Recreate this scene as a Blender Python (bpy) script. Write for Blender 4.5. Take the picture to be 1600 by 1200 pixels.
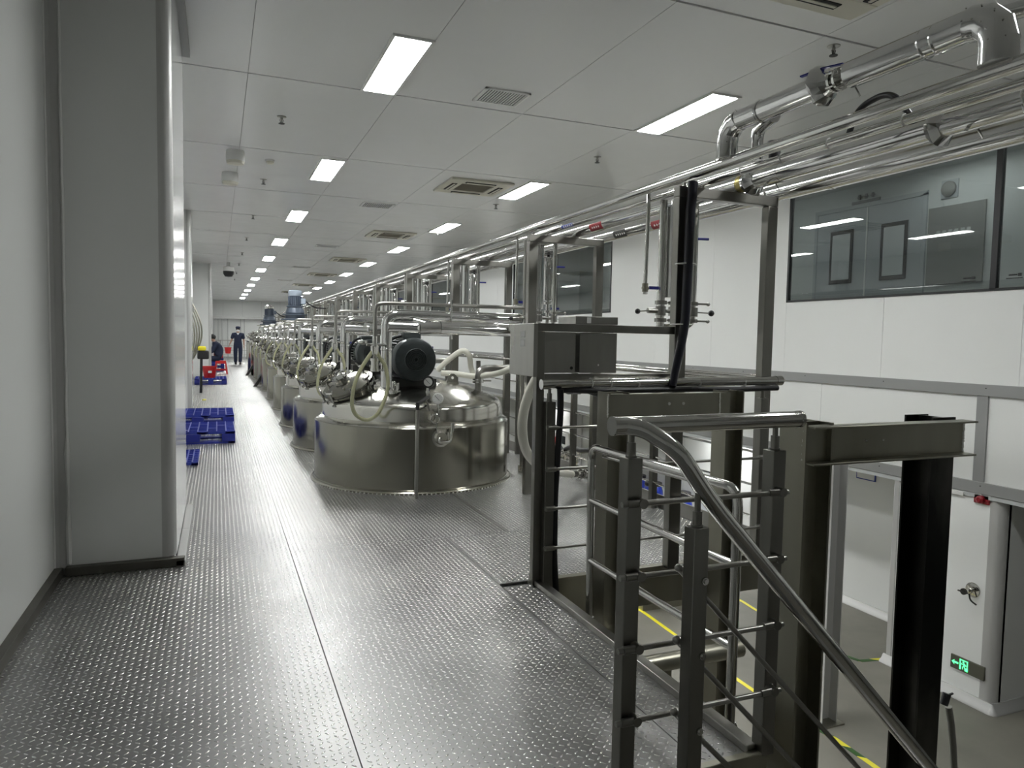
import bpy, math, random
from mathutils import Vector, Matrix
random.seed(7)
PI = math.pi
S = bpy.context.scene
for o in list(bpy.data.objects): bpy.data.objects.remove(o)
COL = S.collection

# ------------------------------------------------------------ camera, world, exposure
F_PX = 1114.4
EYE = Vector((0, 0, 1.35))
YAW, PITCH, ROLL = 0.391129, 0.0613924, -0.0182678
def basis():
    cy, sy, cp, sp = math.cos(YAW), math.sin(YAW), math.cos(PITCH), math.sin(PITCH)
    f = Vector((sy*cp, cy*cp, -sp)); r = Vector((cy, -sy, 0)); d = f.cross(r)
    c, s = math.cos(ROLL), math.sin(ROLL)
    return c*r + s*d, -s*r + c*d, f
RT, DN, FW = basis()
cam = bpy.data.cameras.new('camera'); cam.sensor_width = 36; cam.lens = F_PX/1600*36
cam.clip_start = .05; cam.clip_end = 200
co = bpy.data.objects.new('camera', cam); COL.objects.link(co)
M3 = Matrix((RT, -DN, -FW)).transposed()
co.matrix_world = Matrix.Translation(EYE) @ M3.to_4x4()
S.camera = co
S.view_settings.view_transform = 'Standard'; S.view_settings.look = 'None'
S.view_settings.gamma = 1; S.view_settings.use_curve_mapping = False
S.view_settings.exposure = 0.0
w = bpy.data.worlds.new('world'); S.world = w; w.use_nodes = True
w.node_tree.nodes['Background'].inputs[0].default_value = (.5, .55, .6, 1)
w.node_tree.nodes['Background'].inputs[1].default_value = .05
LAMP = 61.0          # radiance of the ceiling panels
def ray(px, py): return (RT*((px-800)/F_PX) + DN*((py-600)/F_PX) + FW)
def at(px, py, Y=None, X=None, Z=None):
    d = ray(px, py)
    t = (Y-EYE.y)/d.y if Y is not None else ((X-EYE.x)/d.x if X is not None else (Z-EYE.z)/d.z)
    return EYE + d*t

# ------------------------------------------------------------ materials
def mat(name, col, rough=.5, metal=0, spec=.5, emit=None, es=0, noise=None, bump=None, coat=0, alpha=1, stretch=(1, 1, 1), rn=0):
    m = bpy.data.materials.new(name); m.use_nodes = True
    nt = m.node_tree; b = nt.nodes['Principled BSDF']
    b.inputs['Base Color'].default_value = (*col, 1); b.inputs['Roughness'].default_value = rough
    b.inputs['Metallic'].default_value = metal; b.inputs['Specular IOR Level'].default_value = spec
    b.inputs['Coat Weight'].default_value = coat; b.inputs['Coat Roughness'].default_value = .12
    if emit: b.inputs['Emission Color'].default_value = (*emit, 1); b.inputs['Emission Strength'].default_value = es
    if noise or bump or rn:
        tc = nt.nodes.new('ShaderNodeTexCoord'); mp = nt.nodes.new('ShaderNodeMapping')
        mp.inputs['Scale'].default_value = stretch
        nt.links.new(tc.outputs['Object'], mp.inputs[0])
    if noise:   # (scale, colour2, amount)
        n = nt.nodes.new('ShaderNodeTexNoise'); n.inputs['Scale'].default_value = noise[0]; n.inputs['Detail'].default_value = 6
        nt.links.new(mp.outputs[0], n.inputs['Vector'])
        r = nt.nodes.new('ShaderNodeValToRGB'); r.color_ramp.elements[0].position = .5-noise[2]/2; r.color_ramp.elements[1].position = .5+noise[2]/2
        r.color_ramp.elements[0].color = (*noise[1], 1); r.color_ramp.elements[1].color = (*col, 1)
        nt.links.new(n.outputs[0], r.inputs[0]); nt.links.new(r.outputs[0], b.inputs['Base Color'])
    if rn:
        n3 = nt.nodes.new('ShaderNodeTexNoise'); n3.inputs['Scale'].default_value = 2.3; n3.inputs['Detail'].default_value = 5
        nt.links.new(mp.outputs[0], n3.inputs['Vector'])
        mr = nt.nodes.new('ShaderNodeMapRange'); mr.inputs['To Min'].default_value = max(.03, rough-rn); mr.inputs['To Max'].default_value = rough+rn
        nt.links.new(n3.outputs[0], mr.inputs[0]); nt.links.new(mr.outputs[0], b.inputs['Roughness'])
    if bump:    # (scale, strength, distance)
        n2 = nt.nodes.new('ShaderNodeTexNoise'); n2.inputs['Scale'].default_value = bump[0]; n2.inputs['Detail'].default_value = 3
        nt.links.new(mp.outputs[0], n2.inputs['Vector'])
        bp = nt.nodes.new('ShaderNodeBump'); bp.inputs['Strength'].default_value = bump[1]; bp.inputs['Distance'].default_value = bump[2]
        nt.links.new(n2.outputs[0], bp.inputs['Height']); nt.links.new(bp.outputs[0], b.inputs['Normal'])
    return m

M = {}
M['steel'] = mat('brushed_steel', (.40, .395, .37), .3, 1, noise=(14, (.33, .325, .3), .5), bump=(60, .05, .002), stretch=(1, 1, .15), rn=.06)
M['post'] = mat('post_steel', (.27, .265, .245), .33, 1, noise=(9, (.20, .195, .175), .6), stretch=(1, 1, .3), rn=.07)
M['polish'] = mat('polished_steel', (.64, .635, .61), .10, 1, bump=(4, .03, .008), rn=.04)
M['jacket'] = mat('insulation_jacket', (.72, .72, .71), .13, 1, bump=(6, .16, .006), rn=.05)
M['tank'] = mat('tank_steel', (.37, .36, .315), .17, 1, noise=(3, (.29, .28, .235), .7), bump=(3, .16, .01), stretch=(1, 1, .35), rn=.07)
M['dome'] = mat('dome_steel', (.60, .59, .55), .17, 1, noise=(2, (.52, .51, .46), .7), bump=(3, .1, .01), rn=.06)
M['column'] = mat('stained_steel', (.44, .43, .37), .36, 1, noise=(4, (.25, .24, .19), .8), bump=(5, .15, .004), stretch=(1, 1, .12), rn=.1)
M['filmed'] = mat('dark_filmed_steel', (.13, .125, .11), .3, .85, noise=(2.2, (.02, .02, .018), .15), bump=(5, .2, .004), stretch=(1, 1, .35), rn=.1)
M['bead'] = mat('weld_bead', (.75, .75, .72), .35, .8)
M['dark'] = mat('dark_steel', (.05, .05, .048), .45, .6)
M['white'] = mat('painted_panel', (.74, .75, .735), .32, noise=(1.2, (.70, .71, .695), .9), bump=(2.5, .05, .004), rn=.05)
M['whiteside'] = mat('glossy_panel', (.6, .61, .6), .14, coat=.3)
M['whiter'] = mat('bright_panel', (.86, .87, .855), .3, noise=(1.2, (.82, .83, .815), .9), bump=(2.5, .05, .004), rn=.05)
M['ceil'] = mat('ceiling_panel', (.80, .805, .80), .24, spec=.55, noise=(.8, (.75, .755, .75), .9), bump=(.7, .12, .02), rn=.06)
M['joint'] = mat('joint_profile', (.30, .30, .295), .45)
M['alu'] = mat('aluminium_trim', (.50, .50, .49), .4, .25)
M['greytrim'] = mat('grey_trim', (.33, .335, .33), .45, .2)
M['silicone'] = mat('silicone', (.78, .78, .76), .4)
M['kick'] = mat('kick_steel', (.16, .155, .14), .42, .9, noise=(5, (.1, .095, .08), .6))
M['black'] = mat('black_rubber', (.012, .012, .014), .4)
M['bluesheath'] = mat('cable_sheath', (.005, .005, .012), .3)
M['motor'] = mat('motor_paint', (.055, .066, .068), .33, .3, noise=(30, (.04, .047, .048), .5))
M['grillegrey'] = mat('fan_grille_paint', (.10, .115, .115), .4, .3)
M['gearmotor'] = mat('gear_motor_paint', (.085, .105, .14), .45, .1)
M['gearcap'] = mat('motor_cap_paint', (.33, .38, .45), .4, .1)
M['pallet'] = mat('blue_plastic', (.012, .022, .24), .4)
M['palletlit'] = mat('blue_plastic_lit', (.03, .05, .34), .35)  # edge highlight of the ribs put into the colour as lighter blue
M['handleblue'] = mat('blue_lever', (.015, .02, .2), .4)
M['red'] = mat('red_plastic', (.55, .018, .02), .4)
M['yellow'] = mat('yellow_plastic', (.85, .75, .03), .45)
M['drum'] = mat('blue_drum', (.01, .03, .30), .3)
M['lightgrey'] = mat('light_grey_plastic', (.7, .7, .68), .45)
M['cream'] = mat('cream_plastic', (.60, .58, .49), .45)
M['grille'] = mat('grille_dark', (.22, .20, .16), .7)
M['slot'] = mat('dark_slot', (.02, .02, .02), .8)
M['lamp'] = mat('lamp_diffuser', (1, 1, 1), .5, emit=(.985, 1, .985), es=LAMP)
M['concrete'] = mat('concrete', (.21, .20, .17), .55, noise=(3, (.155, .148, .125), .7), bump=(9, .2, .003), rn=.1)
M['hose'] = mat('white_hose', (.72, .71, .63), .4)
M['mask'] = mat('mask_white', (.8, .82, .84), .8)
M['skin'] = mat('skin', (.42, .25, .18), .5)
M['navy'] = mat('navy_cloth', (.012, .018, .045), .85, bump=(20, .4, .01))
M['hair'] = mat('black_hair', (.01, .01, .01), .6)
M['green'] = mat('sign_green', (.1, .9, .35), .4, emit=(.12, .95, .35), es=1.6)
M['signback'] = mat('sign_plate', (.10, .10, .075), .3)
M['wood'] = mat('notice_board', (.2, .205, .2), .6)
M['room'] = mat('room_wall', (.5, .52, .52), .5)
M['roomdark'] = mat('room_door', (.36, .385, .40), .4)
M['labelwhite'] = mat('label_white', (.8, .8, .78), .5)
M['labelred'] = mat('label_red', (.25, .012, .02), .35)
M['labelblue'] = mat('label_blue', (.03, .05, .25), .4)
M['gold'] = mat('brass_tape', (.38, .32, .12), .35, .8)
M['screen'] = mat('screen', (.02, .025, .03), .15)

def hose_mat():
    m = bpy.data.materials.new('clear_hose'); m.use_nodes = True
    nt = m.node_tree; b = nt.nodes['Principled BSDF']
    b.inputs['Base Color'].default_value = (.56, .56, .36, 1); b.inputs['Roughness'].default_value = .18
    b.inputs['Transmission Weight'].default_value = .35; b.inputs['Coat Weight'].default_value = .5
    return m
M['clear'] = hose_mat()

def glass_mat():
    m = bpy.data.materials.new('window_glass'); m.use_nodes = True
    nt = m.node_tree; nt.nodes.remove(nt.nodes['Principled BSDF'])
    out = nt.nodes['Material Output']
    t = nt.nodes.new('ShaderNodeBsdfTransparent'); t.inputs[0].default_value = (.66, .69, .68, 1)
    g = nt.nodes.new('ShaderNodeBsdfGlossy'); g.inputs['Roughness'].default_value = .015; g.inputs[0].default_value = (1, 1, 1, 1)
    f = nt.nodes.new('ShaderNodeFresnel'); ge = nt.nodes.new('ShaderNodeNewGeometry'); mr = nt.nodes.new('ShaderNodeMapRange')
    mr.inputs['To Min'].default_value = 1.6; mr.inputs['To Max'].default_value = 1/1.6    # both faces reflect as glass seen from air
    nt.links.new(ge.outputs['Backfacing'], mr.inputs[0]); nt.links.new(mr.outputs[0], f.inputs[0])
    mx = nt.nodes.new('ShaderNodeMixShader')
    nt.links.new(f.outputs[0], mx.inputs[0]); nt.links.new(t.outputs[0], mx.inputs[1]); nt.links.new(g.outputs[0], mx.inputs[2])
    nt.links.new(mx.outputs[0], out.inputs[0])
    return m
M['glass'] = glass_mat()

def checker_mat(name, lo, hi, r0, r1):
    m = bpy.data.materials.new(name); m.use_nodes = True
    nt = m.node_tree; b = nt.nodes['Principled BSDF']; L = nt.links.new
    N = nt.nodes.new
    geo = N('ShaderNodeNewGeometry')
    n = N('ShaderNodeTexNoise'); n.inputs['Scale'].default_value = 1.1; n.inputs['Detail'].default_value = 8
    L(geo.outputs['Position'], n.inputs['Vector'])
    cr = N('ShaderNodeValToRGB'); cr.color_ramp.elements[0].position = .34; cr.color_ramp.elements[1].position = .66
    cr.color_ramp.elements[0].color = (*lo, 1); cr.color_ramp.elements[1].color = (*hi, 1)
    L(n.outputs[0], cr.inputs[0]); L(cr.outputs[0], b.inputs['Base Color'])
    n2 = N('ShaderNodeTexNoise'); n2.inputs['Scale'].default_value = 3.2; n2.inputs['Detail'].default_value = 6
    L(geo.outputs['Position'], n2.inputs['Vector'])
    mr = N('ShaderNodeMapRange'); mr.inputs['From Min'].default_value = .3; mr.inputs['From Max'].default_value = .7; mr.inputs['To Min'].default_value = r0; mr.inputs['To Max'].default_value = r1
    L(n2.outputs[0], mr.inputs[0]); L(mr.outputs[0], b.inputs['Roughness'])
    w2 = N('ShaderNodeTexNoise'); w2.inputs['Scale'].default_value = 2.4; w2.inputs['Detail'].default_value = 1
    L(geo.outputs['Position'], w2.inputs['Vector'])
    b2 = N('ShaderNodeBump'); b2.inputs['Strength'].default_value = .16; b2.inputs['Distance'].default_value = .02
    L(w2.outputs[0], b2.inputs['Height']); L(b2.outputs[0], b.inputs['Normal'])
    b.inputs['Metallic'].default_value = .85
    return m
M['checker'] = checker_mat('checker_plate', (.30, .30, .297), (.37, .369, .36), .31, .40)
M['lug'] = checker_mat('checker_lug', (.56, .56, .55), (.64, .64, .62), .20, .28)

def tape_mat():
    m = bpy.data.materials.new('hazard_tape'); m.use_nodes = True
    nt = m.node_tree; b = nt.nodes['Principled BSDF']; L = nt.links.new
    tc = nt.nodes.new('ShaderNodeTexCoord'); wv = nt.nodes.new('ShaderNodeTexWave')
    wv.inputs['Scale'].default_value = 1.7; wv.bands_direction = 'DIAGONAL'
    L(tc.outputs['Object'], wv.inputs['Vector'])
    r = nt.nodes.new('ShaderNodeValToRGB'); r.color_ramp.interpolation = 'CONSTANT'
    r.color_ramp.elements[0].color = (.03, .09, .02, 1); r.color_ramp.elements[1].position = .45; r.color_ramp.elements[1].color = (.75, .68, .05, 1)
    L(wv.outputs[0], r.inputs[0]); L(r.outputs[0], b.inputs['Base Color'])
    return m
M['tape'] = tape_mat()

# ------------------------------------------------------------ mesh building
class MB:
    def __init__(s): s.v = []; s.f = []; s.mi = []; s.cur = 0
    def add(s, vs, fs):
        k = len(s.v); s.v += [tuple(v) for v in vs]; s.f += [tuple(k+i for i in f) for f in fs]; s.mi += [s.cur]*len(fs); return s
    def box(s, x0, x1, y0, y1, z0, z1):
        x0, x1 = min(x0, x1), max(x0, x1); y0, y1 = min(y0, y1), max(y0, y1); z0, z1 = min(z0, z1), max(z0, z1)
        vs = [(x, y, z) for x in (x0, x1) for y in (y0, y1) for z in (z0, z1)]
        return s.add(vs, [(0, 1, 3, 2), (4, 6, 7, 5), (0, 4, 5, 1), (2, 3, 7, 6), (0, 2, 6, 4), (1, 5, 7, 3)])
    def obox(s, c, ax, ay, az, hx, hy, hz):
        c = Vector(c); ax, ay, az = Vector(ax).normalized(), Vector(ay).normalized(), Vector(az).normalized()
        vs = [c+ax*hx*i+ay*hy*j+az*hz*k for i in (-1, 1) for j in (-1, 1) for k in (-1, 1)]
        return s.add(vs, [(0, 1, 3, 2), (4, 6, 7, 5), (0, 4, 5, 1), (2, 3, 7, 6), (0, 2, 6, 4), (1, 5, 7, 3)])
    def bar(s, a, b, wx, wy):   # rectangular bar a->b
        a, b = Vector(a), Vector(b); d = (b-a); L = d.length; d.normalize()
        up = Vector((0, 0, 1)) if abs(d.z) < .9 else Vector((0, 1, 0))
        sx = d.cross(up).normalized(); sy = sx.cross(d)
        return s.obox((a+b)/2, sx, sy, d, wx/2, wy/2, L/2)
    def ring(s, c, d, r, n, ref=None):
        d = Vector(d).normalized()
        if ref is None: ref = Vector((0, 0, 1)) if abs(d.z) < .9 else Vector((1, 0, 0))
        u = d.cross(ref).normalized(); v = d.cross(u)
        return [Vector(c)+u*r*math.cos(2*PI*i/n)+v*r*math.sin(2*PI*i/n) for i in range(n)]
    def sweep(s, pts, rs, n=12, cap=True):
        pts = [Vector(p) for p in pts]
        if not isinstance(rs, (list, tuple)): rs = [rs]*len(pts)
        k = len(s.v); ref = None
        for i, p in enumerate(pts):
            if i == 0: d = pts[1]-p
            elif i == len(pts)-1: d = p-pts[-2]
            else: d = (pts[i+1]-p).normalized()+(p-pts[i-1]).normalized()
            d = d.normalized() if d.length > 1e-9 else (pts[i]-pts[i-1]).normalized()
            if ref is None:
                ref = Vector((0, 0, 1)) if abs(d.z) < .9 else Vector((1, 0, 0))
                u = d.cross(ref).normalized()
            else:
                u = (u - d*u.dot(d)).normalized()
            v = d.cross(u)
            s.v += [tuple(p+u*rs[i]*math.cos(2*PI*j/n)+v*rs[i]*math.sin(2*PI*j/n)) for j in range(n)]
        m = len(pts)
        for i in range(m-1):
            for j in range(n):
                a = k+i*n+j; b = k+i*n+(j+1) % n
                s.f.append((a, b, b+n, a+n)); s.mi.append(s.cur)
        if cap:
            s.f.append(tuple(k+j for j in range(n))[::-1]); s.mi.append(s.cur)
            s.f.append(tuple(k+(m-1)*n+j for j in range(n))); s.mi.append(s.cur)
        return s
    def cyl(s, a, b, r, n=14, r2=None): return s.sweep([a, b], [r, r if r2 is None else r2], n)
    def pipe(s, pts, r, bend=.06, n=12, segs=5):
        pts = [Vector(p) for p in pts]; out = [pts[0]]
        for i in range(1, len(pts)-1):
            a = pts[i-1]-pts[i]; b = pts[i+1]-pts[i]
            t = min(bend, a.length*.48, b.length*.48)
            p0 = pts[i]+a.normalized()*t; p2 = pts[i]+b.normalized()*t
            for k in range(segs+1):
                q = k/segs; out.append(p0*(1-q)**2+pts[i]*2*q*(1-q)+p2*q*q)
        out.append(pts[-1]); return s.sweep(out, r, n)
    def lathe(s, c, prof, n=48, axis=(0, 0, 1)):
        c = Vector(c); d = Vector(axis).normalized(); ref = Vector((0, 0, 1)) if abs(d.z) < .9 else Vector((1, 0, 0))
        u = d.cross(ref).normalized(); v = d.cross(u); k = len(s.v)
        for r, z in prof:
            r = max(r, .0005)
            s.v += [tuple(c+d*z+u*r*math.cos(2*PI*j/n)+v*r*math.sin(2*PI*j/n)) for j in range(n)]
        for i in range(len(prof)-1):
            for j in range(n):
                a = k+i*n+j; b = k+i*n+(j+1) % n
                s.f.append((a, a+n, b+n, b)); s.mi.append(s.cur)
        s.f.append(tuple(k+j for j in range(n))); s.mi.append(s.cur)
        s.f.append(tuple(k+(len(prof)-1)*n+j for j in range(n))[::-1]); s.mi.append(s.cur)
        return s
    def sph(s, c, r, n=12, sq=(1, 1, 1)):
        k = len(s.v); m = n//2
        for i in range(m+1):
            t = PI*i/m
            for j in range(n):
                p = 2*PI*j/n; rr = max(math.sin(t), .002)
                s.v.append((c[0]+r*sq[0]*rr*math.cos(p), c[1]+r*sq[1]*rr*math.sin(p), c[2]+r*sq[2]*math.cos(t)))
        for i in range(m):
            for j in range(n):
                a = k+i*n+j; b = k+i*n+(j+1) % n
                s.f.append((a, a+n, b+n, b)); s.mi.append(s.cur)
        return s
    def prism(s, poly, a, b, plane='xz'):   # polygon in a plane, extruded between a and b on the third axis
        n = len(poly)
        def P(p, t): return (p[0], t, p[1]) if plane == 'xz' else ((t, p[0], p[1]) if plane == 'yz' else (p[0], p[1], t))
        vs = [P(p, a) for p in poly]+[P(p, b) for p in poly]
        return s.add(vs, [tuple(range(n))[::-1], tuple(range(n, 2*n))]+[(i, (i+1) % n, n+(i+1) % n, n+i) for i in range(n)])
    def build(s, name, m, parent=None, loc=None, bev=0, flat=False, ang=38):
        me = bpy.data.meshes.new(name)
        org = Vector(loc) if loc is not None else Vector((0, 0, 0))
        me.from_pydata([(v[0]-org.x, v[1]-org.y, v[2]-org.z) for v in s.v], [], s.f)
        ms = m if isinstance(m, (list, tuple)) else [m]
        for q in ms: me.materials.append(M[q] if isinstance(q, str) else q)
        if len(ms) > 1: me.polygons.foreach_set('material_index', s.mi)
        import bmesh
        bm = bmesh.new(); bm.from_mesh(me); bmesh.ops.recalc_face_normals(bm, faces=bm.faces); bm.to_mesh(me); bm.free()
        if not flat: me.shade_smooth(); me.set_sharp_from_angle(angle=math.radians(ang))
        o = bpy.data.objects.new(name, me); COL.objects.link(o)
        if parent is not None:
            o.parent = parent
            # geometry is given in world coordinates: bake the parent's place away
            p = parent; off = Vector((0, 0, 0))
            while p is not None: off += p.location; p = p.parent
            o.location = org-off
        else: o.location = org
        if bev:
            bm_ = o.modifiers.new('bevel', 'BEVEL'); bm_.width = bev; bm_.segments = 2; bm_.limit_method = 'ANGLE'; bm_.angle_limit = math.radians(50)
        return o
def tag(o, label=None, cat=None, group=None, kind=None):
    if label: o['label'] = label
    if cat: o['category'] = cat
    if group: o['group'] = group
    if kind: o['kind'] = kind
    return o
def empty(name, loc, label=None, cat=None, group=None, kind=None):
    o = bpy.data.objects.new(name, None); COL.objects.link(o); o.location = loc; o.empty_display_size = .1
    return tag(o, label, cat, group, kind)
def copy_tree(o, parent=None):
    c = o.copy(); COL.objects.link(c)
    if parent is not None: c.parent = parent
    for ch in [x for x in KIDS.get(o.name, [])]: copy_tree(ch, c)
    return c
def index_kids():
    KIDS.clear()
    for o in bpy.data.objects:
        if o.parent: KIDS.setdefault(o.parent.name, []).append(o)
KIDS = {}
def struct(name, mb, m, parent=None, **k):
    o = mb.build(name, m, parent, **k)
    if parent is None: o['kind'] = 'structure'
    return o
ORD = ['first', 'second', 'third', 'fourth', 'fifth', 'sixth', 'seventh', 'eighth', 'ninth', 'tenth', 'eleventh', 'twelfth', 'thirteenth', 'fourteenth', 'fifteenth', 'sixteenth']

# ------------------------------------------------------------ SETTING: deck
ZC = 3.5; YF = 48.0; ZL = -2.22; XR = 7.0
floor = struct('floor', MB().box(-.84, 3.33, 3.60, YF, -.05, -.012).box(-.84, 1.60, 1.82, 3.60, -.05, -.012).box(-.84, 1.08, -2.5, 1.82, -.05, -.012), 'dark')
ys = [-2.4, 1.55, 4.6, 7.65]
while ys[-1] < YF-3: ys.append(ys[-1]+3.05)
ys.append(YF)
LUGS = {}
def lug_mesh(w_, h_):
    key = (round(w_, 3), round(h_, 3))
    if key in LUGS: return LUGS[key]
    p = .0268; vs = []; fs = []
    nx = int((w_-.012)/p); ny = int((h_-.012)/p); ox = -nx*p/2; oy = -ny*p/2
    a_, b_, hh = .0108, .0030, .0018; c45 = .70710678
    base = [(-a_, 0, 0), (-a_*.62, -b_*.85, 0), (0, -b_, 0), (a_*.62, -b_*.85, 0), (a_, 0, 0), (a_*.62, b_*.85, 0), (0, b_, 0), (-a_*.62, b_*.85, 0), (-a_*.62, 0, hh*.85), (0, 0, hh), (a_*.62, 0, hh*.85)]
    tri = [(0, 1, 8), (1, 2, 9, 8), (2, 3, 10, 9), (3, 4, 10), (4, 5, 10), (5, 6, 9, 10), (6, 7, 8, 9), (7, 0, 8)]
    A = [((x-y)*c45, (x+y)*c45, z) for x, y, z in base]; B = [((x+y)*c45, (-x+y)*c45, z) for x, y, z in base]
    for i in range(nx):
        for j in range(ny):
            cx_ = ox+(i+.5)*p; cy_ = oy+(j+.5)*p; k = len(vs)
            vs += [(cx_+x, cy_+y, z) for x, y, z in (A if (i+j) % 2 else B)]; fs += [tuple(k+q for q in f) for f in tri]
    me = bpy.data.meshes.new('lugs'); me.from_pydata(vs, [], fs); me.materials.append(M['lug']); me.shade_smooth()
    LUGS[key] = me; return me
def plate(x0, x1, y0, y1):
    g = .0022
    o = MB().box(x0+g, x1-g, y0+g, y1-g, -.011, 0).build('floor_plate', 'checker', floor, flat=True)
    l = bpy.data.objects.new('lugs', lug_mesh(x1-x0, y1-y0)); COL.objects.link(l); l.parent = o; l.location = ((x0+x1)/2, (y0+y1)/2, .00005); l['kind'] = 'stuff'
for i in range(len(ys)-1):
    a, b = ys[i], ys[i+1]
    if a < 0:
        plate(-.84, .41, a, b); plate(.41, 1.08, a, b)
    elif a < 2:
        plate(-.84, .41, a, b); plate(.41, 1.08, a, 1.80)
        plate(.41, 1.43, 1.80, b); plate(1.43, 1.605, 1.80, 3.55)
    elif a < 5:
        plate(-.84, .41, a, b); plate(.41, 1.88, a, b); plate(1.88, 3.33, a, b)
        plate(1.43, 3.33, 3.60, a)
    else:
        plate(-.84, .41, a, b); plate(.41, 1.88, a, b); plate(1.88, 3.33, a, b)
struct('trim_1', MB().box(1.60, 1.665, 1.80, 3.60, -.20, .0).box(1.605, 1.655, 1.80, 3.56, 0, .028), 'steel', bev=.003)
struct('trim_2', MB().box(1.655, 3.42, 3.55, 3.60, -.22, .012), 'column', bev=.003)
struct('trim_3', MB().box(3.33, 3.345, 3.60, YF, -.22, .11), 'steel')
struct('trim_4', MB().box(1.09, 1.665, 1.77, 1.80, -.20, .012), 'column', bev=.003)
struct('trim_5', MB().box(1.07, 1.09, -2.4, 1.80, -.20, .0), 'column')
# deck joists and supports below
jm = MB()
for y in (5.0, 8.0, 11.0, 14.0, 18.0, 22.0): jm.box(-.8, 3.3, y-.05, y+.05, -.21, -.05)
jm.box(1.2, 1.3, 3.6, 30, -.21, -.05); jm.box(3.2, 3.3, 3.6, 30, -.21, -.05); jm.box(1.0, 1.07, -2.4, 1.75, -.21, -.05)
struct('beam', jm, 'column')
for i, (x, y) in enumerate([(3.25, 8.0), (3.25, 14.0), (1.25, 5.0), (1.25, 11.0), (3.25, 22.0), (1.04, .4), (1.25, 1.9)]):
    struct('pillar', MB().box(x-.05, x+.05, y-.05, y+.05, ZL, -.21), 'column')

# ------------------------------------------------------------ ceiling
ceil = struct('ceiling', MB().box(-1.2, XR+.1, -6, YF+.1, ZC+.012, ZC+.1), 'joint')
cy = [6.39-2.49*k for k in range(5, 0, -1)]+[6.39, 8.88]
while cy[-1] < YF-2.5: cy.append(cy[-1]+2.42)
cy.append(YF)
cx = [-1.2, .24, 1.465, 2.69, 3.915, 5.14, 6.365, XR+.05]
meshes = {}
for j in range(len(cy)-1):
    for i in range(len(cx)-1):
        wdt, hgt = cx[i+1]-cx[i], cy[j+1]-cy[j]
        key = (round(wdt, 3), round(hgt, 3))
        if key not in meshes:
            o = MB().box(-wdt/2+.0025, wdt/2-.0025, -hgt/2+.012, hgt/2-.012, ZC, ZC+.012).build('ceiling_panel', 'ceil', ceil, flat=True)
            meshes[key] = o.data
        else:
            o = bpy.data.objects.new('ceiling_panel', meshes[key]); COL.objects.link(o); o.parent = ceil
        o.location = ((cx[i]+cx[i+1])/2, (cy[j]+cy[j+1])/2, 0)

# ------------------------------------------------------------ ceiling lights
def ceiling_light(y, x, lab, grp):
    r = empty('ceiling_light', (x, y, ZC), lab, 'light', grp)
    if 'lm' not in meshes:
        f = MB()
        for a in ((-.155, .155, -.63, -.605), (-.155, .155, .605, .63), (-.155, -.132, -.605, .605), (.132, .155, -.605, .605)): f.box(*a, -.014, -.0005)
        meshes['lf'] = f.build('frame', 'lightgrey', None); meshes['lm'] = MB().box(-.132, .132, -.605, .605, -.008, -.001).build('diffuser', 'lamp', None, flat=True)
        a, b = meshes['lf'], meshes['lm']
    else:
        a = meshes['lf'].copy(); b = meshes['lm'].copy(); COL.objects.link(a); COL.objects.link(b)
    a.parent = r; b.parent = r
ly = [5.75+3.85*k for k in range(11)]
for k, y in enumerate(ly):
    ceiling_light(y, 1.31, f'long flat ceiling light, {ORD[k]} from the pillar in the row above the walkway', 'ceiling lights above the walkway')
for k, y in enumerate(ly):
    ceiling_light(y, 4.07, f'long flat ceiling light, {ORD[k]} from the stair opening in the row over the pipe racks', 'ceiling lights over the pipe racks')
for y in (1.9,):
    for x, w_ in ((4.07, 'stair opening'),): ceiling_light(y, x, f'long flat ceiling light above the near {w_}, out of the frame', 'ceiling lights behind the camera')

# ------------------------------------------------------------ AC cassettes, vents, sprinklers, detectors
def cassette(x0, x1, y0, y1, lab):
    r = empty('ceiling_air_conditioner', ((x0+x1)/2, (y0+y1)/2, ZC), lab, 'air conditioner', 'ceiling cassette air conditioners')
    cx_, cy_ = (x0+x1)/2, (y0+y1)/2; hx, hy = (x1-x0)/2, (y1-y0)/2; z = ZC
    f = MB()
    for a in ((-hx, hx, -hy, -.52*hy), (-hx, hx, .52*hy, hy), (-hx, -.52*hx, -.52*hy, .52*hy), (.52*hx, hx, -.52*hy, .52*hy)):
        f.box(cx_+a[0], cx_+a[1], cy_+a[2], cy_+a[3], z-.03, z-.001)
    f.build('panel', 'cream', r, bev=.006)
    g = MB().box(cx_-.5*hx, cx_+.5*hx, cy_-.5*hy, cy_+.5*hy, z-.018, z-.002); 
    for k in range(15): yy = cy_-.47*hy+k*.94*hy/14; g.box(cx_-.48*hx, cx_+.48*hx, yy-.004, yy+.004, z-.024, z-.018)
    g.build('intake_grille', 'grille', r)
    for sx, sy in ((0, 1), (0, -1), (1, 0), (-1, 0)):
        if sx == 0: m = MB().box(cx_-.48*hx, cx_+.48*hx, cy_+sy*.74*hy-.035, cy_+sy*.74*hy+.035, z-.036, z-.030)
        else: m = MB().box(cx_+sx*.74*hx-.035, cx_+sx*.74*hx+.035, cy_-.48*hy, cy_+.48*hy, z-.036, z-.030)
        sl = m.build('air_slot', 'slot', r)
        if sx == 0: q = MB().box(cx_-.44*hx, cx_+.44*hx, cy_+sy*.74*hy-.012, cy_+sy*.74*hy+.012, z-.042, z-.036)
        else: q = MB().box(cx_+sx*.74*hx-.012, cx_+sx*.74*hx+.012, cy_-.44*hy, cy_+.44*hy, z-.042, z-.036)
        q.build('louvre', 'cream', sl)
cassette(2.93, 3.83, 2.71, 3.61, 'cream ceiling air conditioner above the overhead pipe elbow, cut off by the frame top')
cassette(2.88, 3.78, 9.2, 10.1, 'large cream ceiling air conditioner beside the second light over the racks')
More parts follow.
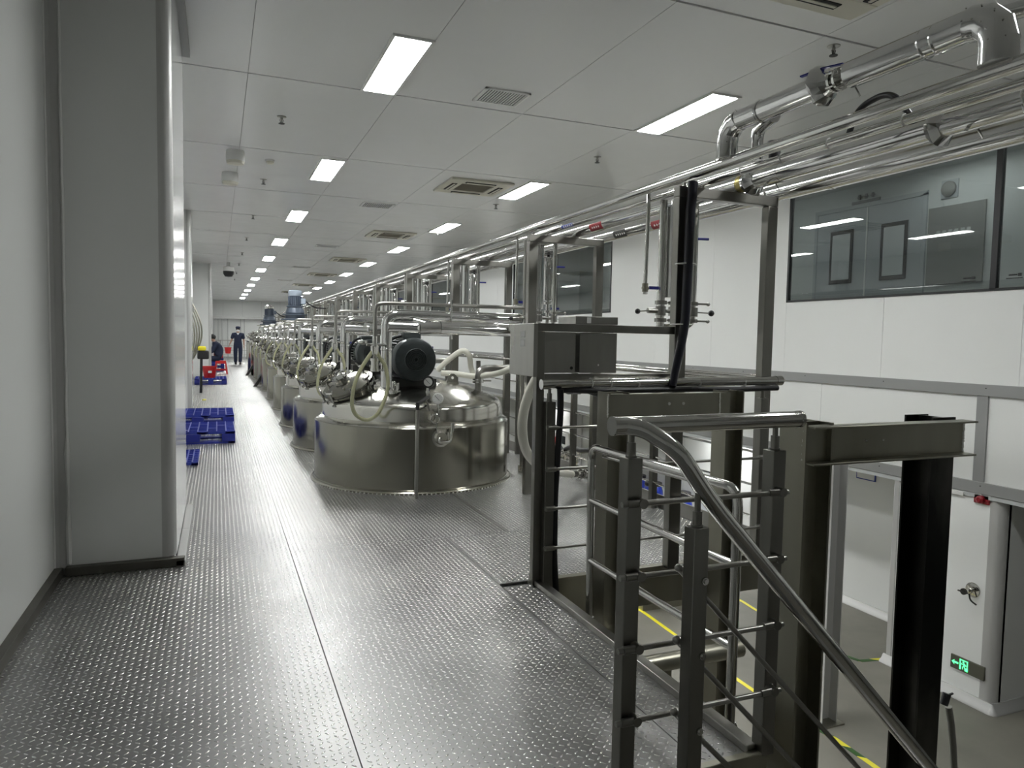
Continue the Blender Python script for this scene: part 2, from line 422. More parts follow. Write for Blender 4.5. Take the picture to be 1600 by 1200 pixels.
for k, y in enumerate((14.85, 20.2, 25.5, 31, 36.5)):
    cassette(2.88, 3.78, y-.45, y+.45, f'cream ceiling air conditioner far down the hall, {ORD[k+1]} behind the large one')
def vent(x, y, w_, h_, lab):
    r = empty('ceiling_vent', (x, y, ZC), lab, 'vent', 'slatted ceiling vents')
    MB().box(x-w_/2+.02, x+w_/2-.02, y-h_/2+.02, y+h_/2-.02, ZC-.004, ZC-.001).build('duct_opening', 'slot', r)
    f = MB()
    for a in ((-w_/2, w_/2, -h_/2, -h_/2+.022), (-w_/2, w_/2, h_/2-.022, h_/2), (-w_/2, -w_/2+.022, -h_/2, h_/2), (w_/2-.022, w_/2, -h_/2, h_/2)):
        f.box(x+a[0], x+a[1], y+a[2], y+a[3], ZC-.014, ZC-.001)
    f.build('frame', 'lightgrey', r)
    n = 15; mesh = None
    for k in range(n):
        xx = x-w_/2+.03+k*(w_-.06)/(n-1)
        if mesh is None:
            s_ = MB().box(-.0065, .0065, -h_/2+.02, h_/2-.02, -.012, -.005).build('slat', 'lightgrey', None); mesh = s_.data
        else: s_ = bpy.data.objects.new('slat', mesh); COL.objects.link(s_)
        s_.parent = r; s_.location = (xx-x, 0, 0)
vent(2.33, 6.02, .42, .36, 'slatted ceiling vent between the first two lights near the top of the picture')
vent(2.40, 11.7, .5, .4, 'slatted ceiling vent in front of the cassette air conditioners row, second along')
vent(2.40, 17.5, .5, .4, 'slatted ceiling vent far down the hall, third along')
vent(2.40, 23.2, .5, .4, 'slatted ceiling vent far down the hall, fourth along')
vent(2.40, 29.0, .5, .4, 'slatted ceiling vent far down the hall, fifth along')
def sprinkler(x, y, lab, g='ceiling sprinklers'):
    r = empty('sprinkler', (x, y, ZC), lab, 'sprinkler', g)
    if 'sp1' not in meshes:
        a = MB().lathe((0, 0, 0), [(.045, -.001), (.043, -.006), (.012, -.012), (.012, -.03), (.006, -.032)], 16).build('escutcheon', 'steel', None)
        b = MB().bar((-.016, 0, -.03), (-.008, 0, -.066), .005, .005).bar((.016, 0, -.03), (.008, 0, -.066), .005, .005).cyl((0, 0, -.03), (0, 0, -.066), .004, 8).build('frame_arms', 'dark', None)
        c = MB().cyl((0, 0, -.066), (0, 0, -.070), .03, 12).build('deflector', 'dark', None)
        meshes['sp1'], meshes['sp2'], meshes['sp3'] = a, b, c; P = (a, b, c)
    else:
        P = [meshes[k].copy() for k in ('sp1', 'sp2', 'sp3')]
        for q in P: COL.objects.link(q)
    for q in P: q.parent = r
for k, y in enumerate((7.49, 10.55, 13.74, 16.9, 20, 23.1, 26.2, 29.3)):
    sprinkler(.59, y, f'pendent sprinkler on the ceiling above the walkway, {ORD[k]} beyond the pillar')
for k, y in enumerate((4.0, 7.46, 10.75, 14, 17.2)):
    sprinkler(4.1, y, f'pendent sprinkler near the lights over the pipe racks, {ORD[k]} from the stair opening')
def detector(x, y, lab, r_=.055):
    r = empty('smoke_detector', (x, y, ZC), lab, 'detector')
    MB().lathe((x, y, ZC), [(r_, -.001), (r_, -.02)], 20).build('base', 'lightgrey', r)
    MB().lathe((x, y, ZC), [(r_*.85, -.02), (r_*.8, -.04), (r_*.5, -.052), (.0, -.054)], 20).build('sensor_head', 'cream', r)
detector(.60, 9.37, 'small round smoke detector between two sprinklers above the walkway')
for (x, y, lab) in ((.2, 9.1, 'white drum-shaped wireless router on the ceiling, first beyond the pillar'), (.16, 10.35, 'white drum-shaped wireless router on the ceiling, behind the first one')):
    r = empty('ceiling_router', (x, y, ZC), lab, 'router', 'white drum-shaped routers on the ceiling')
    MB().lathe((x, y, ZC), [(.10, -.001), (.105, -.05), (.105, -.12)], 28).build('housing', 'lightgrey', r, bev=0)
    MB().lathe((x, y, ZC), [(.103, -.121), (.095, -.15), (.03, -.155)], 28).build('bottom_cap', 'cream', r)
r = empty('security_camera', (.297, 22.97, ZC), 'white dome security camera with a black dome hanging over the walkway', 'camera')
MB().cyl((.297, 22.97, ZC-.001), (.297, 22.97, ZC-.12), .05, 16).build('bracket', 'lightgrey', r)
MB().lathe((.297, 22.97, ZC), [(.05, -.12), (.15, -.14), (.17, -.26)], 24).build('housing', 'lightgrey', r)
MB().lathe((.297, 22.97, ZC), [(.155, -.262), (.15, -.34), (.1, -.42), (0, -.44)], 24).build('dome', 'black', r)

# ------------------------------------------------------------ left wall and pillars
wl = struct('wall_left', MB().box(-1.1, -.855, -4.5, YF, -.05, ZC), 'joint')
y = -4.5
k = 0
edges = [-4.5, -3.3, -2.1, -.9, .3, 1.5, 2.7, 4.5]
yy = 4.5
while yy < YF-1.2: yy += 1.2; edges.append(yy)
for a, b in zip(edges[:-1], edges[1:]):
    MB().box(-.855, -.84, a+.002, b-.002, 0, ZC).build('wall_panel', 'white', wl, flat=True)
struct('baseboard_left', MB().box(-.84, -.80, -4.4, 4.50, 0, .055), 'kick', bev=.002)
def pillar(x1, y0, y1, lab=None, x0=-.84):
    p = struct('pillar', MB().box(x0, x1-.05, y0+.05, y1, 0, ZC), 'white')
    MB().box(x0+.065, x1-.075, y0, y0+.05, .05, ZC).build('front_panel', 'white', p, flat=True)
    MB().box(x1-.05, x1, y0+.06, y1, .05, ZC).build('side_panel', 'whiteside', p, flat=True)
    q = MB(); pts = [(x1-.075, y0+.001)]
    for k in range(7): t = k/6*PI/2; pts.append((x1-.06+.06*math.sin(t), y0+.06-.06*math.cos(t)))
    pts += [(x1, y0+.061), (x1-.074, y0+.061)]
    q.prism(pts, .05, ZC, 'xy').build('corner_profile', 'alu', p)
    pts = [(x0+.065, y0-.001), (x0+.02, y0-.012), (x0, y0-.045), (x0, y0+.02), (x0+.065, y0+.02)]
    MB().prism(pts, 0, ZC, 'xy').build('cove_profile', 'alu', p)
    return p
pA = pillar(-.235, 4.55, 6.0)
sb = MB()
random.seed(3)
pts = []
for k in range(34):
    z = .06+k*.103; pts.append((-.775+random.uniform(-.0015, .0015), 4.546, z))
sb.sweep(pts, [.0055+random.uniform(0, .003) if k > 6 else .008+random.uniform(0, .007) for k in range(34)], 6)
sb.build('silicone_bead', 'silicone', pA)
sb = MB(); sb.sweep([(-.838, 4.50, .03+k*.15) for k in range(23)], [.006+random.uniform(0, .002) for k in range(23)], 6).build('silicone_bead', 'silicone', pA)
MB().box(-.79, -.19, 4.50, 4.552, 0, .05).build('base_strip', 'kick', pA, bev=.003)
MB().box(-.235, -.185, 4.50, 5.25, .0, .035).build('toe_strip', 'alu', pA, bev=.002)
MB().box(-.235, -.185, 5.255, 6.0, .0, .035).build('toe_strip', 'alu', pA, bev=.002)
struct('trim_6', MB().box(-.24, -.185, 3.6, 6.1, ZC-.05, ZC-.001), 'greytrim')
pillar(-.43, 13.7, 14.4)
pillar(-.2, 23.6, 25.0)
pillar(-.25, 37.0, 38.4)
# far wall
wf = struct('wall_back', MB().box(-1.1, XR+.1, YF+.02, YF+.3, -.05, ZC), 'joint')
for k in range(7): MB().box(-.84+k*1.13+.004, -.84+(k+1)*1.13-.004, YF, YF+.02, 0, ZC).build('wall_panel', 'white', wf, flat=True)
gd = empty('far_door_portal', (1.2, YF-.4, 0), 'thin steel doorway frame with glazed posts against the far end wall', 'door frame')
MB().box(-.3, 3.6, YF-.5, YF-.4, 2.35, 2.5).build('header', 'alu', gd)
for x in (-.25, .0, .22, .55, 1.3, 1.5): MB().box(x-.02, x+.02, YF-.5, YF-.4, 0, 2.35).build('post', 'greytrim', gd)
rl = empty('far_railing', (0, YF-5, 0), 'low steel railing with thin rods at the far end of the walkway', 'railing')
MB().cyl((-.6, YF-5, 1.05), (3.2, YF-5, 1.05), .025).build('handrail', 'steel', rl)
for z in (.25, .5, .75): MB().cyl((-.6, YF-5, z), (3.2, YF-5, z), .01, 8).build('rod', 'steel', rl)
for x in (-.6, .1, 1.5, 2.4, 3.2): MB().box(x-.025, x+.025, YF-5.025, YF-4.975, 0, 1.03).build('post', 'post', rl)

# rear wall behind the camera
wr = struct('wall_front', MB().box(-1.1, 10, -4.8, -4.5, ZL, ZC), 'white')

# ------------------------------------------------------------ right wall (upper), windows
wall = struct('wall_right', MB().box(XR+.012, XR+.05, -4.5, YF, .93, 1.93).box(XR+.012, XR+.05, -4.5, YF, 3.42, ZC), 'joint')
seams = [-4.5, -3.2, -1.66, -.13, 1.4]+[2.87+1.53*k for k in range(0, 30)]
wins = [(2.0, 7.44), (12.05, 17.0), (19.6, 24.6), (27.2, 32.2), (34.8, 39.8)]
seg = []
ybreak = sorted(set([s_ for s_ in seams if s_ < YF]+[YF]+[q for w_ in wins for q in w_]))
ybreak = [q for i, q in enumerate(ybreak) if i == 0 or q-ybreak[i-1] > .06 or any(abs(q-e) < 1e-6 for w_ in wins for e in w_)]
for a, b in zip(ybreak[:-1], ybreak[1:]):
    inw = any(w_[0]-1e-6 <= a and b <= w_[1]+1e-6 for w_ in wins)
    if b-a < .05: continue
    if inw: MB().box(XR-.002, XR+.012, a+.002, b-.002, 1.0, 1.925).build('wall_panel', 'whiter', wall, flat=True); MB().box(XR-.002, XR+.012, a+.002, b-.002, 3.42, ZC).build('wall_panel', 'whiter', wall, flat=True)
    else: MB().box(XR-.002, XR+.05, a+.002, b-.002, 1.0, ZC).build('wall_panel', 'whiter', wall, flat=True)
for i, (a, b) in enumerate(wins):
    wo = struct(f'window_{i+1}', MB().box(XR-.012, XR+.04, a, b, 1.915, 1.94).box(XR-.012, XR+.04, a, b, 3.40, 3.43).box(XR-.012, XR+.04, a, a+.03, 1.93, 3.41).box(XR-.012, XR+.04, b-.03, b, 1.93, 3.41), 'black')
    n = 2
    mid = 4.70 if i == 0 else (a+b)/2
    MB().box(XR-.012, XR+.04, mid-.03, mid+.03, 1.93, 3.41).build('mullion', 'black', wo)
    MB().box(XR+.004, XR+.010, a+.02, mid-.02, 1.935, 3.405).build('pane', 'glass', wo, flat=True)
    MB().box(XR+.004, XR+.010, mid+.02, b-.02, 1.935, 3.405).build('pane', 'glass', wo, flat=True)
# small maker's stickers in the lower corners of the panes
for k, (yy, zz) in enumerate(((4.95, 2.03), (4.5, 2.03))):
    st = MB().box(XR-.004, XR+.003, yy-.06, yy-.03, zz+.012, zz+.04)
    for j in range(5): st.box(XR-.004, XR+.003, yy-.02+j*.016, yy-.009+j*.016, zz+.02, zz+.034)
    for j in range(11): st.box(XR-.004, XR+.003, yy-.07+j*.014, yy-.062+j*.014, zz-.008, zz)
    tag(st.build('pane_sticker', 'black', None, flat=True), ['tiny black printed sticker in the corner of the wide window pane by the mullion', 'tiny black printed sticker on the pane beyond the mullion at the picture edge'][k], 'sticker')
# room behind the first window
struct('wall_inner', MB().box(9.0, 9.1, 1.5, 11.95, 1.0, 3.8), 'room')
struct('wall_inner.001', MB().box(7.06, 9.0, 11.5, 11.6, 1.0, 3.8).box(7.06, 9.0, 1.5, 1.6, 1.0, 3.8), 'room')
struct('ceiling_inner', MB().box(7.06, 9.1, 1.5, 11.6, 3.77, 3.85), 'room')
struct('floor_inner', MB().box(7.06, 9.1, 1.5, 11.6, .9, 1.0), 'room')
dr = struct('door_1', MB().box(8.975, 9.0, 7.0, 7.06, 1.0, 3.47).box(8.975, 9.0, 8.92, 8.98, 1.0, 3.47).box(8.975, 9.0, 7.0, 8.98, 3.44, 3.5), 'roomdark')
for a, b in ((7.065, 7.955), (7.975, 8.915)):
    lf = MB().box(8.98, 8.998, a, b, 1.0, 3.435).build('door_leaf', 'roomdark', dr)
    c = (a+b)/2-.02
    MB().box(8.965, 8.98, c-.22, c+.22, 2.32, 3.14).build('window_frame', 'black', lf, bev=.03)
    MB().box(8.962, 8.966, c-.17, c+.17, 2.38, 3.08).build('pane', mat('vision_panel', (.5, .52, .53), .3), lf, bev=.02)
MB().box(8.968, 8.98, 7.955, 7.975, 1.0, 3.43).build('door_stile', 'lightgrey', dr)
MB().box(8.95, 8.97, 7.80, 7.83, 1.9, 2.1).build('door_handle', 'polish', dr)
bd = MB().box(8.98, 8.997, 6.18, 6.97, 2.2, 3.24).build('notice_board', 'wood', None, bev=.004)
tag(bd, 'dark rectangular notice board on the wall seen through the wide window', 'board')
ft = MB()
for j in range(6): ft.box(8.974, 8.981, 6.36+j*.085, 6.41+j*.085, 2.86, 2.92)
ft.build('title_lettering', 'room', bd)
r = empty('wall_fan', (8.97, 6.69, 3.46), 'round grey wall fan above the notice board behind the window', 'fan')
MB().box(8.985, 8.999, 6.57, 6.81, 3.34, 3.58).build('back_plate', 'roomdark', r); MB().lathe((8.985, 6.69, 3.46), [(.1, 0), (.1, -.03), (.07, -.05)], 20, (1, 0, 0)).build('fan_guard', 'wood', r)
sg = MB().box(8.96, 8.975, 7.75, 8.25, 3.50, 3.54).build('door_sign', 'wood', None); tag(sg, 'small dark sign plate with raised characters above the double doors', 'sign')
ch = MB()
for j in range(3): ch.box(8.96, 8.972, 7.86+j*.12, 7.90+j*.12, 3.56, 3.63).box(8.96, 8.972, 7.84+j*.12, 7.92+j*.12, 3.585, 3.60)
ch.build('characters', 'wood', sg)
r = empty('ceiling_light', (8.42, 6.35, 3.77), 'bright ceiling light inside the room behind the wide window', 'light')
MB().box(8.28, 8.56, 5.68, 7.02, 3.755, 3.769).build('frame', 'lightgrey', r); MB().box(8.30, 8.54, 5.70, 7.0, 3.745, 3.755).build('diffuser', mat('room_lamp', (1, 1, 1), .5, emit=(.985, 1, .985), es=14), r)
for (lx_, ly_, nm_) in ((7.55, 9.2, 'far'), (7.9, 3.4, 'near')):  # extra lamps out of view, added to brighten this room
    r = empty('ceiling_light', (lx_, ly_, 3.77), f'ceiling light at the {nm_} end of the room behind the wide window', 'light')
    MB().box(lx_-.15, lx_+.15, ly_-.6, ly_+.6, 3.745, 3.768).build('diffuser', bpy.data.materials['room_lamp'], r)
# dim rooms behind the other windows
for i, (a, b) in enumerate(wins[1:]):
    struct('wall_inner', MB().box(9.0, 9.1, a-.3, b+.3, 1.0, 3.8).box(7.06, 9.0, a-.3, a-.2, 1.0, 3.8).box(7.06, 9.0, b+.2, b+.3, 1.0, 3.8).box(7.06, 9.1, a-.3, b+.3, 3.77, 3.85).box(7.06, 9.1, a-.3, b+.3, .9, 1.0), 'room')
    dd = struct(f'door_{i+2}', MB().box(8.97, 9.0, a+1.2, a+2.9, 1.0, 3.4), 'roomdark')
    MB().box(8.96, 8.97, a+1.5, a+1.8, 2.3, 3.1).build('pane', 'lightgrey', dd); MB().box(8.96, 8.97, a+2.3, a+2.6, 2.3, 3.1).build('pane', 'lightgrey', dd)
    r = empty('ceiling_light', (8.2, (a+b)/2, 3.77), f'ceiling light inside the room behind the {ORD[i+1]} window along the wall', 'light')
    MB().box(8.05, 8.35, (a+b)/2-.6, (a+b)/2+.6, 3.75, 3.769).build('diffuser', bpy.data.materials['room_lamp'], r)
# trims of the right wall, mid band
def band(z0, z1, name, ya=-4.5):
    o = struct(name, MB().box(XR-.03, XR+.02, ya, YF, z0, z1), 'greytrim', bev=.003)
    ys_ = ya+1.0; m = None
    sc = MB()
    while ys_ < 20: sc.cyl((XR-.034, ys_, (z0+z1)/2+.02), (XR-.029, ys_, (z0+z1)/2+.02), .006, 8); ys_ += 1.17
    tag(sc.build('screws', 'dark', o), kind='stuff')
band(.885, 1.0, 'trim_7'); band(-.085, .03, 'trim_8')
struct('trim_9', MB().box(XR-.022, XR+.02, 4.67, 4.78, .03, .885), 'greytrim')
wm = struct('wall_right_middle', MB().box(XR+.012, XR+.05, -4.5, YF, 0, .93), 'joint')
for a, b in zip(range(-4, 46, 3), range(-1, 49, 3)):
    MB().box(XR-.002, XR+.012, a+1.78, b+1.775, .03, .885).build('wall_panel', 'whiter', wm, flat=True)
struct('slab', MB().box(XR-.02, 10.2, -4.5, YF, -.13, -.085), 'room')

# ------------------------------------------------------------ lower level
struct('floor_lower', MB().box(-1.2, 10.2, -4.5, YF, ZL-.1, ZL), 'concrete', flat=True)
struct('wall_lower_left', MB().box(-1.15, -1.1, -4.5, YF, ZL, -.05), 'white')
lw = struct('wall_lower_right', MB().box(8.112, 8.2, 5.62, YF, ZL, -.1), 'joint')
yy = 5.65
while yy < 40: MB().box(8.1, 8.112, yy+.003, yy+1.8-.003, ZL, -.1).build('wall_panel', 'white', lw, flat=True); yy += 1.8
struct('wall_lower_side', MB().box(10.1, 10.2, -4.5, 5.6, ZL, -.1), 'white')
bx = struct('wall_box', MB().box(XR+.06, 8.12, 4.53, 5.62, ZL, -.09).box(8.1, 10.2, 4.50, 5.62, ZL, -.09), 'white')
MB().box(XR, XR+.06, 4.60, 5.62, ZL+.02, -.09).build('front_panel', 'whiter', bx, flat=True)
MB().box(XR+.09, 10.1, 4.47, 4.53, ZL+.02, -.09).build('side_panel', 'white', bx, flat=True)
for (sx, cxx, cyy) in ((1, XR, 4.47),):
    pts = []
    for k in range(8): t = k/7*PI/2; pts.append((XR+.09-.09*math.sin(t), 4.47+.09-.09*math.cos(t)))
    pts = [(XR+.12, 4.47)]+pts+[(XR, 4.60), (XR+.12, 4.60)]
    MB().prism(pts, ZL, -.09, 'xy').build('corner_profile', 'alu', bx)
MB().box(XR-.012, XR+.05, 5.60, 5.67, ZL, -.09).build('end_profile', 'alu', bx, bev=.01)
cv = MB()
prof = [(0, .0), (-.075, .0), (-.07, .02), (-.04, .045), (-.015, .09), (0, .09)]
vs = []
k0 = len(cv.v)
def coved(mb, p0, p1, nx, ny):
    d = [(p0[0]+nx*-q[0], p0[1]+ny*-q[0], ZL+q[1]) for q in prof]+[(p1[0]+nx*-q[0], p1[1]+ny*-q[0], ZL+q[1]) for q in prof]
    n = len(prof); mb.add(d, [(i, (i+1) % n, n+(i+1) % n, n+i) for i in range(n)]+[tuple(range(n))[::-1], tuple(range(n, 2*n))])
coved(cv, (XR, 4.47), (XR, 5.70), -1, 0); coved(cv, (XR, 4.47), (10.1, 4.47), 0, -1)
cv.lathe((XR, 4.47, ZL), [(.075, 0), (.07, .02), (.04, .045), (.015, .09), (0, .09)], 24)
cv.build('skirting', 'alu', bx)
cv = MB(); coved(cv, (8.1, 5.7), (8.1, 40), -1, 0); struct('baseboard_lower', cv, 'alu')
struct('wall_lower_back', MB().box(3.4, 10.2, 24, 24.2, ZL, -.1), 'white')
r = empty('ceiling_light', (7.7, 9.6, -.13), 'added lower level fill light under the window wall, hidden from view', 'light')  # this lamp and the next are unseen extras that light the lower level
MB().box(7.35, 7.95, 9.0, 10.2, -.145, -.131).build('diffuser', bpy.data.materials['room_lamp'], r)
r = empty('ceiling_light', (7.7, 16, -.13), 'second added lower level fill light under the window wall, hidden from view', 'light')
MB().box(7.35, 7.95, 15.4, 16.6, -.145, -.131).build('diffuser', bpy.data.materials['room_lamp'], r)
for (lx_, ly_, nm_) in ((2.6, 5.4, 'first'), (2.6, 9.6, 'second')):  # lamps added out of sight to brighten the white wall box
    r = empty('ceiling_light', (lx_, ly_, -.22), f'{nm_} added fill light under the deck, hidden from view, brightening the white wall box', 'light')
    MB().box(lx_-.15, lx_+.15, ly_-.6, ly_+.6, -.235, -.215).build('diffuser', 'lamp', r)
# yellow and striped tape on the concrete
def strip(name, pts, wdt, m, lab):
    mb = MB()
    for a, b in zip(pts[:-1], pts[1:]):
        a = Vector((*a, ZL+.0015)); b = Vector((*b, ZL+.0015)); mb.bar(a, b, wdt, .003)
    return tag(mb.build(name, m, None, flat=True), lab, 'floor tape')
strip('yellow_floor_tape', [(5.15, 20.0), (5.19, 7.8), (5.10, 5.93), (5.08, 5.1)], .05, 'yellow', 'solid yellow floor line seen between the railing posts')
strip('yellow_floor_tape', [(6.8, 20), (6.72, 7.74), (6.68, 7.45), (6.68, 5.95)], .05, 'yellow', 'solid yellow floor line close to the lower grey wall')
strip('striped_floor_tape', [(7.05, 5.72), (6.73, 5.78), (6.66, 5.98)], .055, 'tape', 'yellow and green striped tape ending at the white wall corner')
strip('striped_floor_tape', [(5.14, 4.97), (5.17, 4.67), (5.15, 4.2), (5.15, 3.4)], .055, 'tape', 'yellow and green striped tape beside the lone grey column foot')

# emergency exit sign
def XY(px, py): return at(px, py, X=XR)
r = empty('exit_sign', (XR-.012, 4.72, -1.86), 'low exit sign with green arrow and running figure on the white wall box', 'sign')
MB().box(XR-.02, XR-.001, 4.55, 4.90, -1.935, -1.795).build('plate', 'signback', r, bev=.003)
zc = -1.865
g = MB(); xx0, xx1 = XR-.024, XR-.0205
def poly(P): g.prism([(p[0], p[1]) for p in P], xx0, xx1, 'yz')
# seen from -X the arrow points to larger y (left in the picture)
poly([(4.885, zc), (4.855, zc+.026), (4.862, zc+.009), (4.862, zc-.009), (4.855, zc-.026)]); poly([(4.862, zc+.009), (4.815, zc+.009), (4.815, zc-.009), (4.862, zc-.009)])
# door frame
for q in ((4.79, 4.80, -.05, .055), (4.715, 4.725, -.05, .055), (4.715, 4.80, .045, .055), (4.715, 4.745, -.05, -.02), (4.785, 4.80, -.05, .0)): poly([(q[0], zc+q[2]), (q[1], zc+q[2]), (q[1], zc+q[3]), (q[0], zc+q[3])])
# running figure
hd = [(4.762+.009*math.cos(t*PI/5), zc+.032+.009*math.sin(t*PI/5)) for t in range(10)]; poly(hd)
for a, b, wd in (((4.757, .022), (4.752, -.006), .016), ((4.757, .018), (4.776, .006), .006), ((4.776, .006), (4.785, .016), .006), ((4.755, .018), (4.738, .010), .006), ((4.738, .010), (4.734, -.002), .006), ((4.752, -.006), (4.768, -.02), .008), ((4.768, -.02), (4.766, -.042), .007), ((4.752, -.006), (4.745, -.026), .008), ((4.745, -.026), (4.728, -.034), .007)):
    ax, az, bx_, bz = a[0], zc+a[1], b[0], zc+b[1]; d = Vector((bx_-ax, bz-az)).normalized(); nn = Vector((-d.y, d.x))*wd/2
    poly([(ax+nn.x, az+nn.y), (bx_+nn.x, bz+nn.y), (bx_-nn.x, bz-nn.y), (ax-nn.x, az-nn.y)])
g.build('pictogram', 'green', r, flat=True)
# fire alarm bell, wall tap, notice on lower wall
r = empty('alarm_sounder', (XR-.05, 4.68, -.12), 'dark red alarm sounder under the trim of the white wall box', 'alarm')
MB().box(XR-.02, XR-.001, 4.60, 4.76, -.185, -.09).build('back_plate', 'labelred', r, bev=.01)
MB().lathe((XR-.02, 4.68, -.14), [(.04, 0), (.038, -.03), (.02, -.045)], 20, (1, 0, 0)).build('horn', 'labelred', r)
r = empty('wall_sampling_valve', (XR-.08, 4.72, -1.07), 'small stainless valve with a curved outlet on the white wall box', 'valve')
MB().lathe((XR, 4.72, -1.07), [(.075, -.001), (.075, -.008), (.06, -.012)], 24, (1, 0, 0)).build('flange', 'polish', r)
MB().cyl((XR-.01, 4.72, -1.07), (XR-.13, 4.72, -1.07), .018).cyl((XR-.05, 4.72, -1.07), (XR-.075, 4.72, -1.07), .03).build('body', 'polish', r)
MB().cyl((XR-.13, 4.72, -1.07), (XR-.15, 4.72, -1.07), .032).bar((XR-.155, 4.67, -1.07), (XR-.155, 4.77, -1.07), .012, .012).build('hand_wheel', 'dark', r)
MB().pipe([(XR-.06, 4.72, -1.08), (XR-.07, 4.70, -1.16), (XR-.03, 4.66, -1.2)], .008, .03, 8).build('drain_tube', 'dark', r)
a, b = at(1340, 728, X=8.1), at(1369, 748, X=8.1)
nt_ = MB().box(8.085, 8.099, b.y, a.y, -.45, -.16).build('wall_notice', 'labelblue', None); tag(nt_, 'small blue-edged white notice on the lower grey wall under the channel frame', 'sign')
MB().box(8.08, 8.086, b.y+.015, a.y-.015, -.435, -.175).build('notice_sheet', 'lightgrey', nt_)
ft = MB()
for j in range(5): ft.box(8.076, 8.081, b.y+.04+j*.055, b.y+.07+j*.055, -.335, -.315)
ft.build('lettering', 'labelblue', nt_)
lp = MB().box(XR-.03, XR-.001, 4.86, 5.2, -.14, -.10).build('cable_trunking', 'lightgrey', None); tag(lp, 'short white cable trunking under the trim beside the red sounder', 'trunking')

# ------------------------------------------------------------ equipment stand of stained channels in the stair opening
def hcol(x, y, z0, z1, name='column', parent=None, w_=.12, flange='x'):
    mb = MB(); t = .008; h = w_/2
    if flange == 'x': mb.box(x-h, x-h+t, y-h, y+h, z0, z1).box(x+h-t, x+h, y-h, y+h, z0, z1).box(x-h+t, x+h-t, y-t/2, y+t/2, z0, z1)
    else: mb.box(x-h, x+h, y-h, y-h+t, z0, z1).box(x-h, x+h, y+h-t, y+h, z0, z1).box(x-t/2, x+t/2, y-h+t, y+h-t, z0, z1)
    return mb.build(name, 'column', parent)
st = empty('equipment_stand', (2.25, 2.5, ZL), 'tall stained steel stand of H columns and channel beams in the stair opening', 'stand')
X0, X1, Y0, Y1, ZT = 1.80, 2.59, 1.86, 3.24, 1.08
hcol(X0+.055, Y0-.005, ZL, ZT+.012, 'column', st); hcol(X1-.09, Y0+.03, ZL, ZT+.012, 'column', st, flange='y').data.materials[0] = M['filmed']
hcol(X0+.10, Y1-.02, ZL, ZT+.012, 'column', st); hcol(X1+.05, Y1-.02, ZL, ZT+.012, 'column', st)
def channel(x0, x1, y, z0, z1, sgn, name, p):   # web at y, flanges toward sgn
    t = .007; f = .055
    mb = MB().box(x0, x1, y, y+t, z0, z1)
    ya, yb = (y-f, y) if sgn < 0 else (y+t, y+f)
    mb.box(x0, x1, ya, yb, z1-t, z1).box(x0, x1, ya, yb, z0, z0+t)
    return mb.build(name, 'column', p, bev=.0015)
b1 = channel(1.80, 2.585, 1.86-.045, ZT-.125, ZT+.004, -1, 'channel_beam', st)
b2 = MB().box(1.83, 2.60, 3.155, 3.165, .965, 1.083).box(1.83, 2.6, 3.165, 3.22, 1.077, 1.083).build('channel_beam', 'column', st)
MB().cyl((2.20, 3.150, 1.03), (2.20, 3.156, 1.03), .008, 10).cyl((2.29, 3.150, 1.03), (2.29, 3.156, 1.03), .008, 10).build('bolt', 'bead', b2)
MB().cyl((2.09, 1.812, 1.022), (2.09, 1.816, 1.022), .0035, 8).cyl((2.17, 1.812, 1.022), (2.17, 1.816, 1.022), .0035, 8).build('hole', 'labelwhite', b1)
wb = MB(); random.seed(5)
for k in range(26): wb.sph((1.80+random.uniform(-.002, .002), 1.855-.045+random.uniform(-.002, .002), ZT-.12+k*.0048), .0035+random.uniform(0, .002), 6)
for k in range(26): wb.sph((2.585+random.uniform(-.002, .002), 1.86-.045, ZT-.12+k*.0048), .0035+random.uniform(0, .002), 6)
for k in range(24): wb.sph((1.83+random.uniform(-.002, .002), 3.153, .97+k*.0048), .004+random.uniform(0, .002), 6)
for k in range(24): wb.sph((2.53+random.uniform(-.002, .002), 3.153, .97+k*.0048), .004+random.uniform(0, .002), 6)
tag(wb.build('weld_beads', 'bead', st), kind='stuff')
for (x, y) in ((X0, Y0), (X1-.08, Y0+.02), (X0+.10, Y1-.02), (X1+.05, Y1-.02)): MB().box(x-.1, x+.1, y-.1, y+.1, ZL, ZL+.012).build('base_plate', 'column', st)
MB().box(X0, X1-.1, Y0-.004, Y0+.004, -1.2, -1.08).build('tie_beam', 'column', st)
# lone column standing on the lower floor
lc = empty('lower_column', (5.29, 4.95, ZL), 'grey steel column with a foot plate standing alone on the concrete below', 'column')
hcol(5.31, 4.96, ZL+.012, .42, 'shaft', lc, .18).data.materials[0] = M['alu']
MB().box(5.17, 5.45, 4.82, 5.10, ZL, ZL+.012).build('foot_plate', 'column', lc)
# black hose at the stand's foot
a = at(1486, 1098, Z=ZL+.9); 
hs = MB().sweep([at(1482, 1104, Y=2.45), at(1486, 1130, Y=2.45), at(1489, 1165, Y=2.45), at(1491, 1210, Y=2.45), (3.62, 2.45, -1.7), (3.62, 2.45, ZL+.02)], .017, 10).build('drain_hose', 'hose', None)
hs.data.materials[0] = mat('grey_hose', (.2, .2, .18), .4)
tag(hs, 'grey hose rising from the lower floor next to the black stand column', 'hose')

c = at(1479, 1094, Y=2.42)
dv = empty('drain_valve', c, 'small black valve on the dark stand column above the grey hose', 'valve')
MB().cyl(c+Vector((-.02, 0, -.02)), c+Vector((.0, 0, .035)), .02, 10).build('body', 'black', dv); MB().bar(c+Vector((-.02, -.01, .03)), c+Vector((.03, -.01, .035)), .008, .008).build('handle', 'black', dv)

